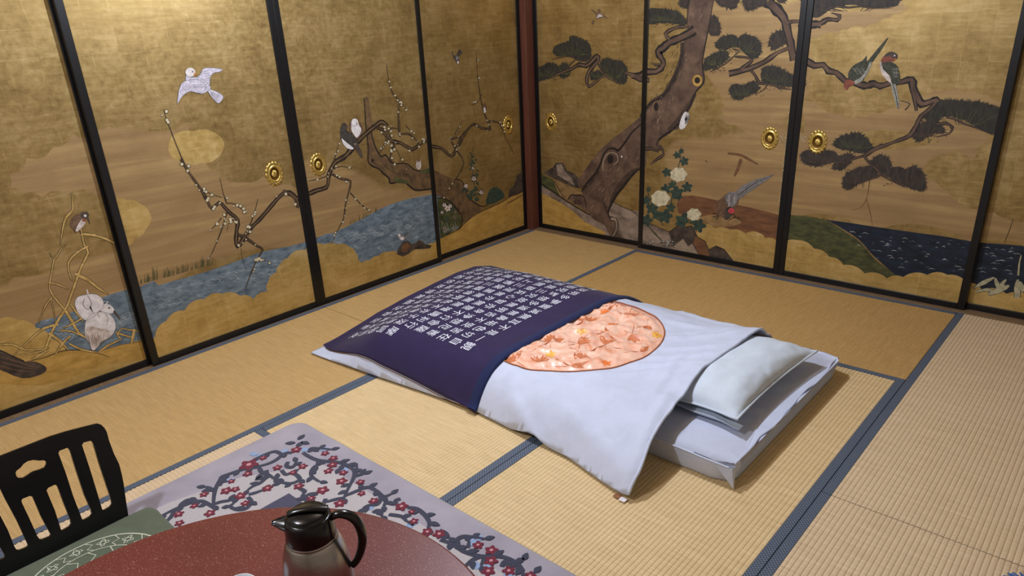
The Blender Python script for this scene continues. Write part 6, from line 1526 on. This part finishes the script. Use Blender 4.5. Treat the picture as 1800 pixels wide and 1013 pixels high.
FL = [('R', 995, 357, 1), ('R', 1150, 350, 1), ('R', 822, 340, 2), ('R', 815, 395, 1), ('R', 770, 530, 1.2), ('R', 935, 483, 1.1), ('R', 1125, 470, 1.1), ('R', 1270, 495, 1.3), ('R', 1335, 300, 1), ('R', 1330, 340, 1.1), ('R', 1305, 378, 1), ('R', 1395, 388, 0.9), ('R', 1285, 270, 0.9), ('R', 908, 298, 0.8), ('R', 715, 440, 0.8), ('R', 550, 520, 0.9), ('R', 685, 498, 1.2), ('R', 740, 490, 0.9), ('R', 585, 635, 1.1), ('R', 1500, 445, 0.9), ('R', 1375, 575, 1.2), ('R', 1385, 440, 1.2), ('R', 490, 590, 0.8), ('R', 1507, 515, 0.8), ('R', 395, 640, 1.0), ('R', 1110, 248, 1.2), ('R', 400, 695, 0.9), ('R', 1090, 388, 0.8), ('R', 1580, 560, 1.0), ('R', 800, 575, 0.9), ('R', 1200, 545, 0.9),
      ('S', 922, 150, 1.3), ('S', 1085, 312, 1.1), ('S', 1160, 325, 1.2), ('S', 1000, 245, 0.9), ('S', 1405, 395, 1), ('S', 1490, 428, 1.2), ('S', 1488, 495, 1.2), ('S', 1470, 560, 1.2), ('S', 1600, 558, 1.1), ('S', 985, 185, 0.7), ('S', 1735, 590, 1.0)]
BL = [('R', 1062, 248), ('R', 1158, 242), ('R', 1265, 255), ('R', 940, 285), ('R', 688, 455), ('R', 1415, 395), ('R', 885, 285), ('R', 1600, 600), ('S', 1038, 240), ('S', 1015, 262), ('S', 1440, 378), ('S', 1385, 410), ('S', 1420, 560), ('S', 1520, 555), ('S', 1640, 570)]
for cr, x, y in BL:
    p = rp(cr, (x, y)); rug_obj('blue_petal', [teardrop(p.x - 0.012, p.y, 0.9 + x * 0.01, 0.034, 0.013)], 'rug_blue', 0.0020)
for i, (cr, x, y, s) in enumerate(FL):
    p = rp(cr, (x, y)); r = 0.0145 * s
    pts = [(p.x + r * (1 + 0.22 * math.cos(5 * t)) * math.cos(t + i), p.y + r * (1 + 0.22 * math.cos(5 * t)) * math.sin(t + i)) for t in [k * 2 * math.pi / 30 for k in range(30)]]
    f = rug_obj('flower', [pts], 'rug_red', 0.0030 + 0.0001 * (i % 6))
    c = rug_obj('flower_centre', [[(p.x + r * 0.30 * math.cos(t), p.y + r * 0.30 * math.sin(t)) for t in [k * 2 * math.pi / 12 for k in range(12)]]], 'rug_pink', 0.0040)
    c.parent = f; 
# paler field inside the border and the dark framed centre under the table
c0 = rp('R', (1065, 512))
fx, fy = RUGX0 + 0.17, RUGY1 - 0.12
rug_obj('field', [[(fx + 0.16, fy), (RUGX1 - 0.25, fy), (RUGX1 - 0.17, fy - 0.1), (RUGX1 - 0.17, RUGY0 + 0.17), (fx - 0.06, RUGY0 + 0.17), (fx - 0.06, fy - 0.45), (fx, fy - 0.22)]], 'rug_field', 0.0008)
rug_obj('centre_panel', [[(c0.x, c0.y), (RUGX1 - 0.45, c0.y), (RUGX1 - 0.45, RUGY0 + 0.45), (c0.x, RUGY0 + 0.45)]], 'rug_slate', 0.0016)
for k in range(6):
    an = k * math.pi / 3; rug_obj('centre_star', [teardrop(c0.x + 0.10, c0.y - 0.10, an, 0.055, 0.014)], 'rug_field', 0.0024 + k * 0.0001)
